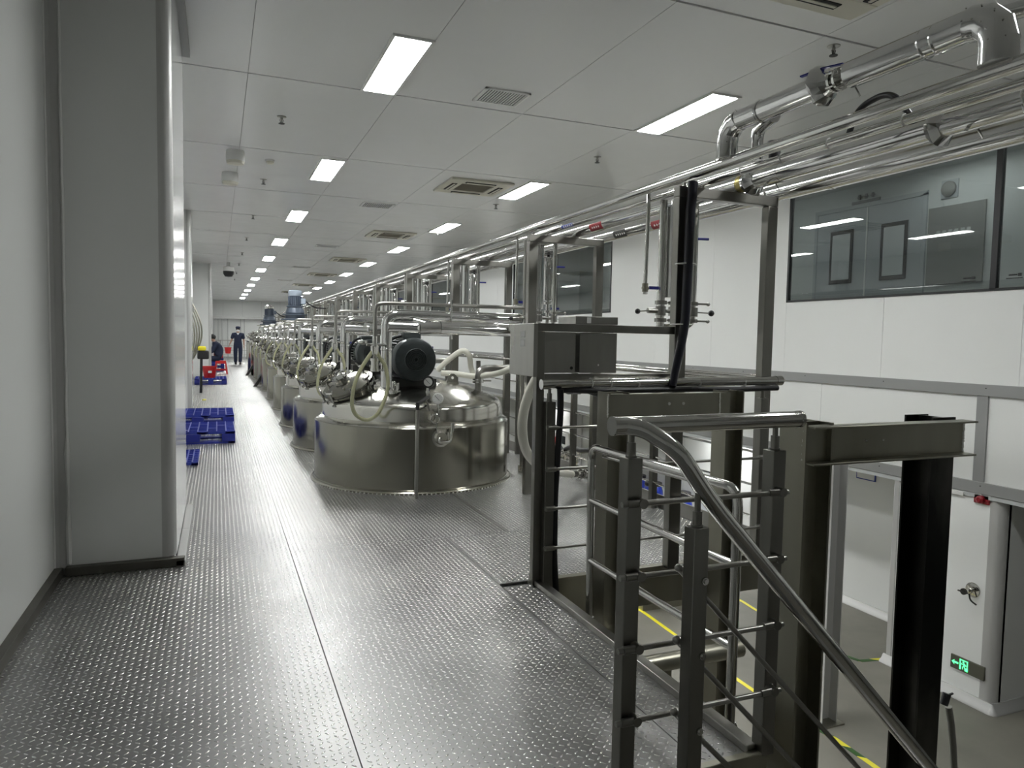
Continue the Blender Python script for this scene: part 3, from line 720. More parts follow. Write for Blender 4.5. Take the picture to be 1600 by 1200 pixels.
# ------------------------------------------------------------ stair guard rail and handrail
YR = 1.75
gr = empty('stair_guard_rail', (1.38, YR, 0), 'short stainless guard rail with four rods across the head of the stair', 'railing')
MB().cyl((1.035, YR, 1.112), (1.735, YR+.02, 1.112), .026, 24).build('top_rail', 'polish', gr)
MB().cyl((1.03, YR, 1.112), (1.036, YR, 1.112), .028, 24).build('end_cap', 'polish', gr)
MB().cyl((1.73, YR+.02, 1.112), (1.742, YR+.02, 1.112), .028, 24).build('end_cap', 'polish', gr)
def baluster(x, y, z0, z1, p, zt=None, s_=.051):
    o = MB().box(x-s_/2, x+s_/2, y-s_/2, y+s_/2, z0, z1).build('baluster', 'post', p, bev=.003)
    n = MB().cyl((x, y, z1), (x, y, z1+.045), .014, 14).cyl((x, y, z1+.045), (x, y, (zt or z1+.09)), .009, 12).cyl((x, y, z1), (x, y, z1+.006), .017, 14)
    n.build('rail_bracket', 'post', o)
    return o
bl = baluster(1.125, YR+.045, 0, 1.012, gr, 1.09); br = baluster(1.665, YR+.045, .0, 1.012, gr, 1.09)
for z in (.883, .667, .450, .231):
    rod = MB().cyl((1.07, YR-.0, z), (1.685, YR-.0, z-.002), .0085, 12).build('rod', 'steel', gr)
    for x in (1.125+.012, 1.665-.01):
        MB().cyl((x, YR+.022, z), (x, YR-.014, z), .0145, 14).cyl((x-.05, YR, z), (x+.006, YR, z), .0125, 12).build('rod_clamp', 'post', rod)
YH = 1.665
hr = empty('stair_handrail', (1.28, YH, 0), 'thick curved stainless handrail sloping down the stair with its square post', 'handrail')
P = [(1.075, YR, 1.112), (1.12, YR-.03, 1.105), (1.20, YH, 1.045), (1.31, YH, .90), (1.57, YH, .63), (2.30, YH, -.125), (2.9, YH, -.75)]
MB().pipe(P, .0255, .09, 22, 8).build('rail', 'polish', hr)
pst = baluster(1.27, YH+.0, -.30, .825, hr, .93)
rods = MB
for k, z in enumerate((.640, .425, .205)):
    rod = MB().cyl((1.245, YH+.045, z+.05), (2.5, YH+.045, z-1.02*(2.5-1.30)), .0085, 12).build('rod', 'steel', hr)
    MB().cyl((1.262, YH+.03, z+.045), (1.262, YH+.06, z+.045), .014, 12).sph((1.245, YH+.045, z+.052), .013, 10).build('rod_clamp', 'steel', rod)
for z in (.672, .452, .228):
    MB().cyl((1.283, YH-.0255, z), (1.283, YH-.032, z), .011, 14).cyl((1.283, YH-.032, z), (1.283, YH-.036, z), .007, 6).build('bolt', 'polish', pst)
# stair stringers and treads below the handrail
sr = empty('stair_flight', (1.3, 1.3, ZL), 'steel stair flight going down beside the deck, mostly out of the picture', 'stairs')
for y in (YH, .95):
    MB().bar((1.15, y, -.25), (3.1, y, -2.22), .03, .16).build('stringer', 'column', sr)
for k in range(9):
    x = 1.27+k*.2; MB().box(x-.11, x+.11, .97, YH-.02, -.27-k*.204, -.255-k*.204).build('tread', 'checker', sr)

# ------------------------------------------------------------ tubular guard on the deck edge (round tube frame)
tg = empty('tubular_guard', (1.76, 2.6, 0), 'round-tube guard frame with three rails along the deck edge in the stair opening', 'railing')
MB().pipe([(1.75, 3.15, -.12), (1.75, 3.17, .82), (1.75, 2.06, .825), (1.75, 2.06, -.30)], .0185, .07, 16, 6).build('frame_tube', 'polish', tg)
for z in (.545, .235): MB().cyl((1.75, 3.165, z), (1.75, 2.07, z-.005), .016, 14).build('rail', 'polish', tg)
for y in (3.15, 2.06): MB().cyl((1.66, y, -.07), (1.77, y, -.07), .02, 12).build('mounting_stub', 'polish', tg)
MB().pipe([(1.80, 3.13, .775), (1.80, 2.4, .79)], .012, .05, 10).build('inner_rail', 'polish', tg)
# pipe tee seen below the deck edge
te = empty('drain_pipe_tee', (2.1, 3.0, -.6), 'grey pipe tee with a blue-ended branch under the deck edge', 'pipe')
MB().cyl((1.95, 3.0, -.29), (2.6, 3.0, -.29), .045, 18).build('run', 'column', te); MB().cyl((2.13, 3.0, -.3), (2.13, 3.0, -.42), .025).build('branch', 'column', te)
MB().cyl((2.13, 3.0, -.42), (2.13, 3.0, -.56), .034).build('blue_collar', 'labelblue', te)
MB().cyl((2.13, 3.0, -.56), (2.13, 3.0, ZL), .02).build('down_pipe', 'column', te)

# ------------------------------------------------------------ deck railing across the opening edge (lateral)
YD = 3.47
dr_ = empty('deck_railing', (2.4, 3.5, 0), 'stainless deck railing with a cable tied under its rail across the front edge', 'railing')
MB().cyl((1.60, YD, 1.116), (3.23, YD, 1.128), .028, 20).build('top_rail', 'polish', dr_)
MB().cyl((3.20, YD, 1.128), (3.245, YD, 1.128), .03, 20).build('end_cap', 'polish', dr_)
for x in (1.665, 3.13):
    baluster(x, YD+.03, -.02, 1.02, dr_, 1.10, .055)
for z in (.882, .655, .438, .220):
    rod = MB().cyl((1.63, YD-.012, z), (3.16, YD-.012, z-.004), .0085, 10).build('rod', 'steel', dr_)
    for x in (1.672, 3.12): MB().cyl((x-.035, YD-.012, z), (x+.02, YD-.012, z), .0145, 12).build('rod_clamp', 'steel', rod)
for x in (1.90, 2.02, 2.2, 2.62, 2.95):
    MB().lathe((x, YD, 1.118), [(.030, -.0025), (.033, 0), (.030, .0025)], 20, (1, 0, 0)).build('cable_tie', 'labelwhite', dr_)
# right hand deck railing running away
rr = empty('side_railing', (3.3, 12, 0), 'long stainless railing along the window side of the deck behind the racks', 'railing')
MB().cyl((3.28, 3.52, 1.12), (3.28, 40, 1.12), .026, 14).build('top_rail', 'polish', rr)
for z in (.86, .64, .42, .21): MB().cyl((3.28, 3.55, z), (3.28, 40, z), .0085, 8).build('rod', 'polish', rr)
y = 4.9
while y < 40: MB().box(3.26, 3.31, y-.025, y+.025, -.02, 1.06).build('baluster', 'post', rr); y += 1.43
sp = empty('side_pipes', (3.2, 12, 0), 'pair of thin pipes running beside the long railing at rail height', 'pipe')
MB().cyl((3.19, 3.6, 1.145), (3.19, 30, 1.145), .016, 10).build('pipe_run', 'polish', sp); MB().cyl((3.12, 3.6, 1.13), (3.12, 30, 1.13), .014, 10).build('pipe_run', 'polish', sp)

# ------------------------------------------------------------ portal frames of the pipe rack
FY = [3.54+2.155*k for k in range(16)]
def portal(y, lab):
    r = empty('pipe_rack_frame', (2.83, y, 0), lab, 'frame', 'pipe rack portal frames')
    MB().box(2.475, 2.555, y-.03, y+.03, 0, 2.20).build('post', 'post', r, bev=.004)
    MB().box(3.13, 3.205, y-.03, y+.03, 0, 2.20).build('post', 'post', r, bev=.004)
    MB().box(2.475, 3.205, y-.03, y+.03, 2.201, 2.262).build('top_beam', 'post', r, bev=.004)
    for x in (2.53, 2.66, 2.93, 3.12): MB().cyl((x, y, 2.262), (x, y, 2.288), .008, 8).build('pipe_stub', 'steel', r)
    return r
p0 = portal(FY[0], 'pipe rack frame beside the stair opening with a black cable down its post')
index_kids()
for k, y in enumerate(FY[1:]):
    o = copy_tree(p0); o.location = (2.83, y, 0); o['label'] = f'pipe rack frame, {ORD[k+1]} from the stair opening'
# overhead pipes
def long_pipe(name, x, z, r_, m, lab, y0=-.3, y1=45, joints=1.5):
    e = empty(name, (x, 3.5, z), lab, 'pipe')
    MB().cyl((x, y0, z), (x, y1, z), r_, 20).build('pipe_run', m, e)
    if joints:
        y = y0+.8
        while y < 24: MB().lathe((x, y, z), [(r_+.0005, -.012), (r_+.003, -.01), (r_+.003, .01), (r_+.0005, .012)], 20, (0, 1, 0)).build('joint_band', m, e); y += joints
    return e
q1 = long_pipe('overhead_pipe', 2.525, 2.32, .029, 'polish', 'thin overhead steel pipe on the outer edge of the rack', joints=3.1)
q2 = long_pipe('overhead_pipe', 2.665, 2.30, .022, 'polish', 'thin overhead steel pipe with white cable ties, second in the rack', joints=0)
for y in (2.2, 2.6, 2.9, 3.2): MB().lathe((2.665, y, 2.30), [(.024, -.003), (.027, 0), (.024, .003)], 16, (0, 1, 0)).build('cable_tie', 'labelwhite', q2)
q3 = long_pipe('insulated_overhead_pipe', 2.93, 2.318, .052, 'jacket', 'wide overhead insulated pipe with valves, middle of the rack', joints=1.35)
q4 = long_pipe('insulated_overhead_pipe', 3.31, 2.320, .056, 'jacket', 'wide overhead insulated pipe nearest the window wall', joints=1.35)
def pipe_label(q, x, y, z, r_, m, nm, n=4):
    mb = MB(); 
    seg = [(x+math.cos(t)*(r_+.0012), z+math.sin(t)*(r_+.0012)) for t in [PI*(.95+k*.05) for k in range(9)]]
    inn = [(x+math.cos(t)*(r_+.0002), z+math.sin(t)*(r_+.0002)) for t in [PI*(.95+k*.05) for k in range(9)]]
    o = MB().prism(seg+inn[::-1], y-.10, y+.10).build('flow_label', m, q)
    tx = MB()
    for j in range(n): 
        t = PI*1.15; cx_, cz = x+math.cos(t)*(r_+.0018), z+math.sin(t)*(r_+.0018)
        tx.obox((cx_, y+.05-j*.034, cz), (-math.sin(t), 0, math.cos(t)), (0, 1, 0), (math.cos(t), 0, math.sin(t)), .011, .003, .0006)
        tx.obox((cx_, y+.05-j*.034, cz), (-math.sin(t), 0, math.cos(t)), (0, 1, 0), (math.cos(t), 0, math.sin(t)), .003, .011, .0006)
    tx.build('characters', 'labelwhite', o)
pipe_label(q4, 3.31, 4.9, 2.32, .056, 'labelred', 'red'); pipe_label(q3, 2.93, 5.25, 2.318, .052, 'labelred', 'red'); pipe_label(q4, 3.31, 5.5, 2.32, .056, 'dark', 'grey', 5); pipe_label(q2, 2.665, 5.3, 2.30, .022, 'labelblue', 'blue', 5)
# valve groups on the insulated pipes: bodies wrapped in crumpled foil with flanges
def foil_valve(y, x, z, lab, lever=None, s_=1.0, tape=False, group=None):
    r = empty('foil_wrapped_valve', (x, y, z), lab, 'valve')
    random.seed(int(y*100))
    n = 18; mb = MB(); k0 = len(mb.v); prof = [(.050, -.01), (.092, 0), (.088, .014), (.06, .035), (.036, .075)]
    for rr_, t in prof:
        for j in range(n):
            a = 2*PI*j/n; q = rr_*s_*(1+random.uniform(-.13, .1)); mb.v.append((x+q*math.cos(a), y+.05-t*1.0*s_, z+q*math.sin(a)))
    for i in range(len(prof)-1):
        for j in range(n): mb.f.append((k0+i*n+j, k0+i*n+(j+1) % n, k0+(i+1)*n+(j+1) % n, k0+(i+1)*n+j)); mb.mi.append(0)
    mb.build('foil_wrap', 'jacket', r, flat=True)
    b = MB().cyl((x, y+.04, z), (x, y-.13, z), .026*s_, 14)
    for t in (-.02, -.05, -.105): b.cyl((x, y+t, z), (x, y+t-.012, z), .052*s_, 14)
    b.cyl((x, y-.07, z), (x, y-.07, z+.055), .013, 10)
    b.build('body', 'polish', r)
    b = MB()
    for t in (-.02, -.105):
        for a in (0, 1.3, 2.6, 3.9, 5.2): b.cyl((x+.046*math.cos(a), y+t+.01, z+.046*math.sin(a)), (x+.046*math.cos(a), y+t-.03, z+.046*math.sin(a)), .006, 6)
    b.bar((x-.02, y-.105, z-.04), (x-.07, y-.13, z-.07), .014, .006).bar((x+.03, y-.1, z-.03), (x+.05, y-.12, z-.085), .012, .006)
    tag(b.build('clamp_bolts', 'polish', r), kind='stuff')
    if lever:
        l = MB().bar((x, y-.07, z+.06), (x-.02, y+.02, z+.068), .016, .006).bar((x-.02, y+.02, z+.068), (x-.045, y+.13, z+.062), .018, .006); l.build('lever', 'handleblue', r)
    if tape: MB().lathe((x, y+.10, z), [(.05, 0), (.053, .01), (.053, .05), (.05, .06)], 18, (0, 1, 0)).build('tape_wrap', 'gold', r)
    return r
foil_valve(2.20, 2.93, 2.318, 'foil wrapped valve on the middle overhead pipe near the window mullion')
foil_valve(3.38, 2.93, 2.318, 'foil wrapped valve with brass tape above the rack frame beside the stair opening', tape=True)
foil_valve(1.80, 2.93, 2.318, 'foil wrapped valve on the middle overhead pipe cut by the picture edge')
# raised insulated bypass pipe
by = empty('raised_insulated_pipe', (2.52, 2.5, 2.5), 'big raised insulated pipe with mitred elbows above the other overhead pipes', 'pipe')
R_ = .056; zz = 2.515
def mitre(x, y0, dy, z0, z1, nm):
    pts = [(x, y0, z0)]
    for k in range(4):
        t = k/3*PI/2; pts.append((x, y0+dy*(1-math.cos(t))*.10, z1-.10+.10*math.sin(t)))
    return pts
ptsA = mitre(2.52, 3.16, -1, 2.34, zz, ''); ptsB = mitre(2.52, 1.72, 1, 2.34, zz, '')
MB().sweep(ptsA, R_, 36).build('elbow', 'jacket', by, ang=14); MB().sweep(ptsB, R_*1.12, 36).build('elbow', 'jacket', by, ang=14)
MB().cyl((2.52, 3.06, zz), (2.52, 2.50, zz), R_*.93, 22).build('pipe_run', 'jacket', by); MB().cyl((2.52, 2.36, zz), (2.52, 1.82, zz), R_, 22).build('pipe_run', 'jacket', by)
sc = MB(); random.seed(2)
for k in range(5):
    t = k/4*PI/2
    for e, (y0, dy) in enumerate(((3.16, -1), (1.72, 1))):
        for a in (2.2, 3.14, 4.0):
            c = Vector((2.52, y0+dy*(1-math.cos(t))*.10, zz-.10+.10*math.sin(t)))
            d = Vector((0, dy*math.sin(t), math.cos(t))).normalized(); u = Vector((1, 0, 0)); v = d.cross(u)
            rr_ = R_*(1.13 if e else 1.01); sc.sph(c+u*rr_*math.cos(a)+v*rr_*math.sin(a), .0035, 6)
tag(sc.build('rivets', 'polish', by), kind='stuff')
for y in (2.9, 2.0, 1.95): MB().lathe((2.52, y, zz), [(R_, -.008), (R_+.003, 0), (R_, .008)], 22, (0, 1, 0)).build('joint_band', 'jacket', by)
MB().pipe([(2.66, 3.09, 2.33), (2.66, 3.09, 2.49), (2.60, 2.9, 2.50)], .032, .06, 16).build('branch_pipe', 'jacket', by)
MB().pipe([(2.68, 1.66, 2.33), (2.68, 1.66, 2.56), (2.62, 1.85, 2.56)], .03, .06, 16).build('branch_pipe', 'jacket', by)
foil_valve(2.47, 2.52, zz, 'valve with a blue lever in the big raised overhead pipe', lever=True, s_=.95)
ch_ = MB().pipe([(2.72, 2.55, 2.31), (2.72, 2.5, 2.44), (2.72, 2.32, 2.47), (2.72, 2.2, 2.30)], .014, .09, 12, 8).build('cable_loop', 'black', None); tag(ch_, 'black cable looping up over the overhead pipes', 'cable')
bs = MB().cyl((2.70, 3.0, 2.32), (2.70, 3.0, 2.40), .03, 14).cyl((2.70, 3.0, 2.40), (2.70, 3.0, 2.412), .038, 14).build('cable_gland', 'black', None); tag(bs, 'small black round cap on a pipe beside the raised riser', 'gland')

# black cable bundle down the first rack post and under the railing
bc = empty('cable_bundle', (2.56, 3.5, 1.1), 'thick black cable bundle down the first rack post and along the railing', 'cable')
pts = [at(1083, 284, Y=3.47), at(1079, 330, Y=3.47), at(1075, 420, Y=3.47), at(1071, 500, Y=3.47), at(1063, 545, Y=3.46), at(1054, 585, Y=3.45), at(1051, 604, Y=3.43)]
MB().sweep(pts, [.03, .028, .027, .027, .026, .024, .02], 14).build('down_sheath', 'bluesheath', bc)
MB().sweep([(1.70, 3.47, 1.085), (1.9, 3.44, 1.08), (2.2, 3.44, 1.082), (2.6, 3.44, 1.084), (2.9, 3.44, 1.08), (3.2, 3.45, 1.085)], .017, 10).build('rail_cable', 'black', bc)
MB().pipe([(1.70, 3.44, 1.09), (1.715, 3.46, .98), (1.712, 3.50, .5), (1.715, 3.50, .15), (1.735, 3.50, -.1)], .018, .05, 10).build('down_cable', 'black', bc)
MB().sweep([at(872, 600, Y=3.6), at(888, 611, Y=3.6), at(905, 611, Y=3.6), at(918, 602, Y=3.6)], .02, 10).build('cable_loop', 'black', bc)
MB().sweep([at(917, 598, Y=3.65), at(922, 612, Y=3.65), at(936, 617, Y=3.65), at(950, 613, Y=3.65)], .018, 10).build('cable_loop', 'black', bc)
for px, py in ((1073, 413), (1066, 507)):
    c = at(px-2, py, Y=3.51); MB().lathe(c, [(.062, -.003), (.064, 0), (.062, .003)], 20).build('cable_tie', 'labelwhite', bc)

# control box frame at the first rack frame
cb = empty('control_box_frame', (2.05, 3.56, 0), 'stainless frame carrying control boxes between the deck railing and first rack post', 'frame')
MB().box(1.592, 1.64, 3.515, 3.56, 0, 1.40).build('post', 'post', cb, bev=.003)
MB().box(1.592, 2.48, 3.515, 3.56, 1.401, 1.445).build('top_beam', 'post', cb, bev=.003)
MB().box(1.641, 2.474, 3.515, 3.56, 1.135, 1.17).build('lower_beam', 'post', cb, bev=.003)
MB().box(1.60, 1.64, 3.561, 3.95, 1.401, 1.445).build('side_beam', 'post', cb, bev=.003)
cx1 = empty('junction_box', (1.78, 3.6, 1.17), 'smaller stainless control box hanging in the frame, with a round knockout', 'box')
MB().box(1.66, 1.855, 3.57, 3.85, 1.172, 1.40).build('body', 'steel', cx1, bev=.003)
MB().cyl((1.83, 3.567, 1.20), (1.83, 3.571, 1.20), .009, 14).build('knockout', 'slot', cx1)
cx2 = empty('junction_box', (2.0, 3.6, 1.17), 'larger stainless control box hanging in the frame, by the open bay', 'box')
MB().box(1.878, 2.118, 3.565, 3.85, 1.172, 1.40).build('body', 'steel', cx2, bev=.003)
MB().box(1.995, 2.001, 3.561, 3.566, 1.213, 1.223).build('latch', 'labelwhite', cx2)
cx3 = empty('side_cabinet', (1.6, 3.75, 1.14), 'narrow stainless cabinet with two label plates on the frame corner', 'cabinet')
MB().box(1.565, 1.59, 3.50, 3.84, 1.155, 1.443).build('body', 'steel', cx3, bev=.003)
for z in (1.385, 1.335): MB().box(1.5635, 1.5655, 3.62, 3.68, z-.018, z+.018).build('label_plate', 'lightgrey', cx3)
bx2 = empty('top_junction_box', (1.93, 3.6, 1.447), 'low stainless box with a white sticker lying on the frame beam', 'box')
MB().box(1.83, 2.10, 3.53, 3.75, 1.447, 1.49).build('body', 'steel', bx2, bev=.003); MB().box(1.90, 1.925, 3.527, 3.531, 1.452, 1.484).build('sticker', 'labelwhite', bx2)

# ------------------------------------------------------------ vertical drops with valves at each rack frame
def clamp(mb, x, y, z, r_): mb.cyl((x, y, z-.012), (x, y, z+.012), r_*1.55, 16)
def drop_group(y, lab, detailed=True, grp='filter and valve groups hanging in the rack frames'):
    r = empty('valve_group', (2.8, y, 1.45), lab, 'valve group', grp)
    x = 2.70
    MB().cyl((x, y, 2.28), (x, y, 1.44), .026, 16).build('drop_pipe', 'polish', r)
    f = MB().cyl((2.785, y, 2.24), (2.785, y, 1.65), .054, 24).cyl((2.785, y, 2.24), (2.785, y, 2.285), .02, 12); f.build('filter_housing', 'jacket', r)
    MB().cyl((2.80, y, 1.66), (2.80, y, 1.44), .02, 14).build('outlet_pipe', 'polish', r)
    MB().pipe([(2.955, y, 2.28), (2.955, y, 1.48), (2.86, y, 1.455), (2.71, y, 1.455)], .021, .06, 14).build('return_pipe', 'polish', r)
    mb = MB()
    for z in (1.615, 1.50):
        for xx, rr_ in ((2.70, .026), (2.80, .022), (2.955, .022)):
            clamp(mb, xx, y, z, rr_)
    for xx in (2.70, 2.80, 2.955): mb.cyl((xx, y, 1.53), (xx, y, 1.59), .034, 14)
    mb.cyl((2.70, y, 1.56), (2.60, y, 1.56), .017, 12).cyl((2.74, y, 1.56), (2.955, y, 1.56), .012, 10)
    mb.build('butterfly_valves', 'steel', r)
    mb = MB()
    for z in (1.615, 1.50):
        mb.bar((2.74, y-.02, z), (2.80, y-.02, z), .01, .012).bar((2.98, y-.02, z), (3.06, y-.02, z), .01, .012).sph((3.065, y-.02, z), .014, 8)
    mb.build('wing_clamps', 'steel', r)
    mb = MB().bar((2.96, y, 1.56), (3.07, y-.03, 1.555), .008, .008); lv = mb.build('lever', 'steel', r)
    MB().sph((3.085, y-.03, 1.555), .021, 12).build('knob', 'black', lv)
    lv = MB().bar((2.62, y, 1.56), (2.52, y-.03, 1.552), .008, .008).build('lever', 'steel', r); MB().sph((2.505, y-.03, 1.551), .018, 12).build('knob', 'black', lv)
    MB().cyl((2.97, y, 2.05), (3.05, y-.02, 2.05), .009, 10).build('blue_lever', 'handleblue', r)
    return r
g0 = drop_group(4.0, 'filter and valve group behind the first rack post, with black knobbed levers')
def tap_drop(y, lab):
    r = empty('hanging_tap', (2.575, y, 1.7), lab, 'valve', 'blue-levered taps hanging from the rack')
    MB().cyl((2.585, y, 2.31), (2.575, y, 1.72), .0125, 12).build('drop_pipe', 'polish', r)
    MB().cyl((2.575, y, 1.735), (2.575, y, 1.68), .02, 12).cyl((2.555, y, 1.705), (2.60, y, 1.705), .011, 10).build('valve_body', 'column', r)
    MB().cyl((2.575, y, 1.68), (2.575, y, 1.665), .017, 12).build('outlet', 'labelwhite', r)
    MB().bar((2.60, y-.01, 1.707), (2.665, y-.02, 1.707), .013, .02).build('lever', 'handleblue', r)
    return r
t0 = tap_drop(4.0, 'blue-levered tap hanging from the rack beside the first valve group')
def hang_filter(y, lab):
    r = empty('insulated_filter', (2.93, y, 1.6), lab, 'filter', 'insulated filter cylinders hanging in the rack')
    MB().lathe((2.932, y, 1.735), [(.055, 0), (.058, .01), (.058, .40), (.055, .41)], 24).build('housing', 'jacket', r)
    MB().cyl((2.932, y, 2.145), (2.932, y, 2.20), .014, 10).cyl((2.932, y, 2.17), (2.932, y, 2.182), .045, 14).bar((2.90, y, 2.2), (2.99, y, 2.2), .012, .01).build('top_valve', 'dark', r)
    MB().cyl((2.932, y, 1.735), (2.932, y, 1.52), .018, 12).cyl((2.932, y, 1.70), (2.932, y, 1.72), .04, 14).cyl((2.932, y, 1.62), (2.932, y, 1.64), .036, 12).build('outlet_pipe', 'polish', r)
    MB().bar((2.96, y-.02, 1.66), (3.04, y-.03, 1.66), .013, .02).build('lever', 'handleblue', r)
    return r
f0 = hang_filter(6.25, 'insulated filter cylinder with a blue lever in the second rack frame')
index_kids()
for k, y in enumerate(FY[1:12]):
    c = copy_tree(g0); c.location = (2.8, y+.46, 1.45); c['label'] = f'filter and valve group hanging in the {ORD[k+1]} rack frame from the stair opening'
    c = copy_tree(t0); c.location = (2.575, y+.50, 1.7); c['label'] = f'blue-levered tap hanging in the {ORD[k+1]} rack bay from the stair opening'
    if k > 0:
        c = copy_tree(f0); c.location = (2.93, y+.54, 1.6); c['label'] = f'insulated filter cylinder hanging in the {ORD[k+1]} rack frame from the stair opening'

# ------------------------------------------------------------ MIXING TANKS
TX = 1.78
def tank(cx_, cy_, r_, hj, lab, n=72):
    t = empty('mixing_tank', (cx_, cy_, 0), lab, 'tank', 'stainless mixing tanks let into the deck')
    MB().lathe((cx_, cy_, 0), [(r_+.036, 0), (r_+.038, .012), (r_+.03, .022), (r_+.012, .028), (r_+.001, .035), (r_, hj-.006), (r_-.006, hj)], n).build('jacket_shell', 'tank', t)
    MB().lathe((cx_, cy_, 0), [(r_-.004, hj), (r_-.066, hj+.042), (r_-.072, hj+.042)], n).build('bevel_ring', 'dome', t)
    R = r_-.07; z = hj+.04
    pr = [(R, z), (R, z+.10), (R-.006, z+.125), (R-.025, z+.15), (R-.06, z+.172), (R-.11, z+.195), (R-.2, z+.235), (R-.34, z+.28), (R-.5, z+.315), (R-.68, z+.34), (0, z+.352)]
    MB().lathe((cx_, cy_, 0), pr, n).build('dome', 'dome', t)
    mb = MB()
    wd = MB(); random.seed(9)
    return t
def manhole(p, c, ax, r_):
    ax = Vector(ax).normalized(); ref = Vector((0, 0, 1)); u = ax.cross(ref).normalized(); v = ax.cross(u); c = Vector(c)
    m = MB().lathe(c, [(r_*.93, -.10), (r_*.93, 0)], 32, ax).build('manhole_neck', 'tank', p)
    MB().lathe(c, [(r_*1.03, 0), (r_*1.04, .012), (r_*1.03, .026), (r_*.9, .03), (r_*.6, .045), (0, .052)], 32, ax).build('manhole_lid', 'tank', p)
    MB().lathe(c, [(r_*.95, -.012), (r_*.985, -.012), (r_*.985, -.001), (r_*.95, -.001)], 32, ax).build('gasket', 'black', p)
    for k in range(8):
        mb = MB()
        a = 2*PI*k/8+.2; d = u*math.cos(a)+v*math.sin(a); b = c+d*r_*1.08
        mb.cyl(b-ax*.06, b+ax*.07, .010, 8); tn = ax.cross(d)
        mb.bar(b+ax*.07-tn*.036, b+ax*.07+tn*.036, .014, .015); mb.bar(b+ax*.07-tn*.036, b+ax*.095-tn*.046, .012, .012); mb.bar(b+ax*.07+tn*.036, b+ax*.095+tn*.046, .012, .012)
        mb.bar(b-ax*.055-d*.03, b-ax*.055+d*.02, .03, .012)
        mb.build('wing_bolt', 'polish', p)
    q = c+ax*.05+u*r_*.35
    MB().lathe(q, [(.06, 0), (.06, .03), (.072, .032), (.072, .045), (.05, .05)], 20, ax).build('sight_glass', 'polish', p)
    mb = MB()
    for k in range(6):
        a = 2*PI*k/6; d = u*math.cos(a)+v*math.sin(a); mb.cyl(q+d*.064+ax*.02, q+d*.064+ax*.062, .007, 6)
    tag(mb.build('sight_glass_bolts', 'polish', p), kind='stuff')
def horiz_motor(p, c, r_, L):
    c = Vector(c)   # centre of front cowl; axis +y backwards
    m = MB().lathe(c, [(r_*.50, -.006), (r_*.80, -.003), (r_*.95, .006), (r_, .03), (r_, .14), (r_*.93, .15)], 36, (0, 1, 0)).build('fan_cowl', 'motor', p)
    g = MB()
    for k in range(1, 7): 
        rr_ = r_*.08*k; g.lathe(c, [(rr_, -.007), (rr_+.004, -.014), (rr_+.008, -.007)], 30, (0, 1, 0))
    for k in range(12):
        a = 2*PI*k/12; g.bar(c+Vector((math.cos(a)*r_*.1, -.014, math.sin(a)*r_*.1)), c+Vector((math.cos(a)*r_*.5, -.014, math.sin(a)*r_*.5)), .005, .004)
    g.build('fan_grille', 'grillegrey', m)
    b = MB().lathe(c, [(r_*.80, .15), (r_*.80, L)], 28, (0, 1, 0))
    for k in range(30):
        a = 2*PI*k/30; d = Vector((math.cos(a), 0, math.sin(a))); q = c+d*r_*.88+Vector((0, (L+.17)/2, 0))
        b.obox(q, d, (0, 1, 0), d.cross(Vector((0, 1, 0))), r_*.11, (L-.19)/2, .004)
    b.build('finned_body', 'motor', p)
    MB().box(c.x-.09, c.x+.075, c.y+.10, c.y+.32, c.z+r_*.86, c.z+r_*1.25).build('terminal_box', 'motor', p, bev=.008)
    MB().lathe(c, [(r_*.96, L), (r_*.96, L+.03), (r_*.5, L+.06)], 28, (0, 1, 0)).build('end_bell', 'motor', p)
    MB().box(c.x-.20, c.x+.22, c.y+.08, c.y+L+.05, c.z-r_-.09, c.z-r_+.02).box(c.x-.25, c.x+.28, c.y+.06, c.y+L+.1, c.z-r_-.14, c.z-r_-.08).build('motor_base', 'dark', p)
    MB().box(c.x+r_*1.0, c.x+r_*1.25, c.y+.3, c.y+.5, c.z-.05, c.z+.12).build('nameplate_box', 'handleblue', p)
    MB().pipe([(c.x-.08, c.y+.2, c.z+r_*1.1), (c.x-r_*.9, c.y+.22, c.z+r_*.95), (c.x-r_*1.25, c.y+.25, c.z+.05), (c.x-r_*1.2, c.y+.3, c.z-.35)], .016, .1, 10).build('power_cable', 'black', p)
def tank_fittings(t, cx_, cy_, r_, zt):   # zt crown height
    manhole(t, (cx_-.66*r_/.94, cy_-.18, zt-.07), (-.42, -.22, .86), .235)
    # sensor boss
    b = MB().lathe((cx_-.32, cy_-.54, zt-.125), [(.05, -.02), (.05, .02), (.068, .022), (.068, .038), (.05, .04), (.035, .05), (.03, .10), (.018, .12)], 20); 
    for k in range(4): a = k*PI/2+.4; b.cyl((cx_-.32+.05*math.cos(a), cy_-.54+.05*math.sin(a), zt-.09), (cx_-.32+.05*math.cos(a), cy_-.54+.05*math.sin(a), zt-.02), .008, 6)
    b.build('nozzle', 'polish', t)
    MB().lathe((cx_-.50, cy_-.30, zt-.10), [(.05, -.03), (.05, .05), (.07, .052), (.07, .075), (.03, .08)], 20).build('nozzle', 'polish', t)
    # lifting lug
    lx, ly_, lz = cx_+.34, cy_-.20, zt-.06
    pts = [(lx-.07, lz-.03), (lx+.07, lz-.03), (lx+.065, lz+.01), (lx+.04, lz+.085), (lx+.015, lz+.105), (lx-.015, lz+.105), (lx-.04, lz+.085), (lx-.065, lz+.01)]
    l = MB().prism(pts, ly_-.008, ly_+.008).build('lifting_lug', 'dome', t)
    MB().cyl((lx, ly_-.0095, lz+.065), (lx, ly_+.0095, lz+.065), .014, 12).build('eye', 'labelwhite', l)
t1 = tank(TX, 6.88, .94, .575, 'first stainless mixing tank from the stair opening, the largest with a dark motor')
ZT1 = .575+.04+.352
tank_fittings(t1, TX, 6.88, .94, ZT1)
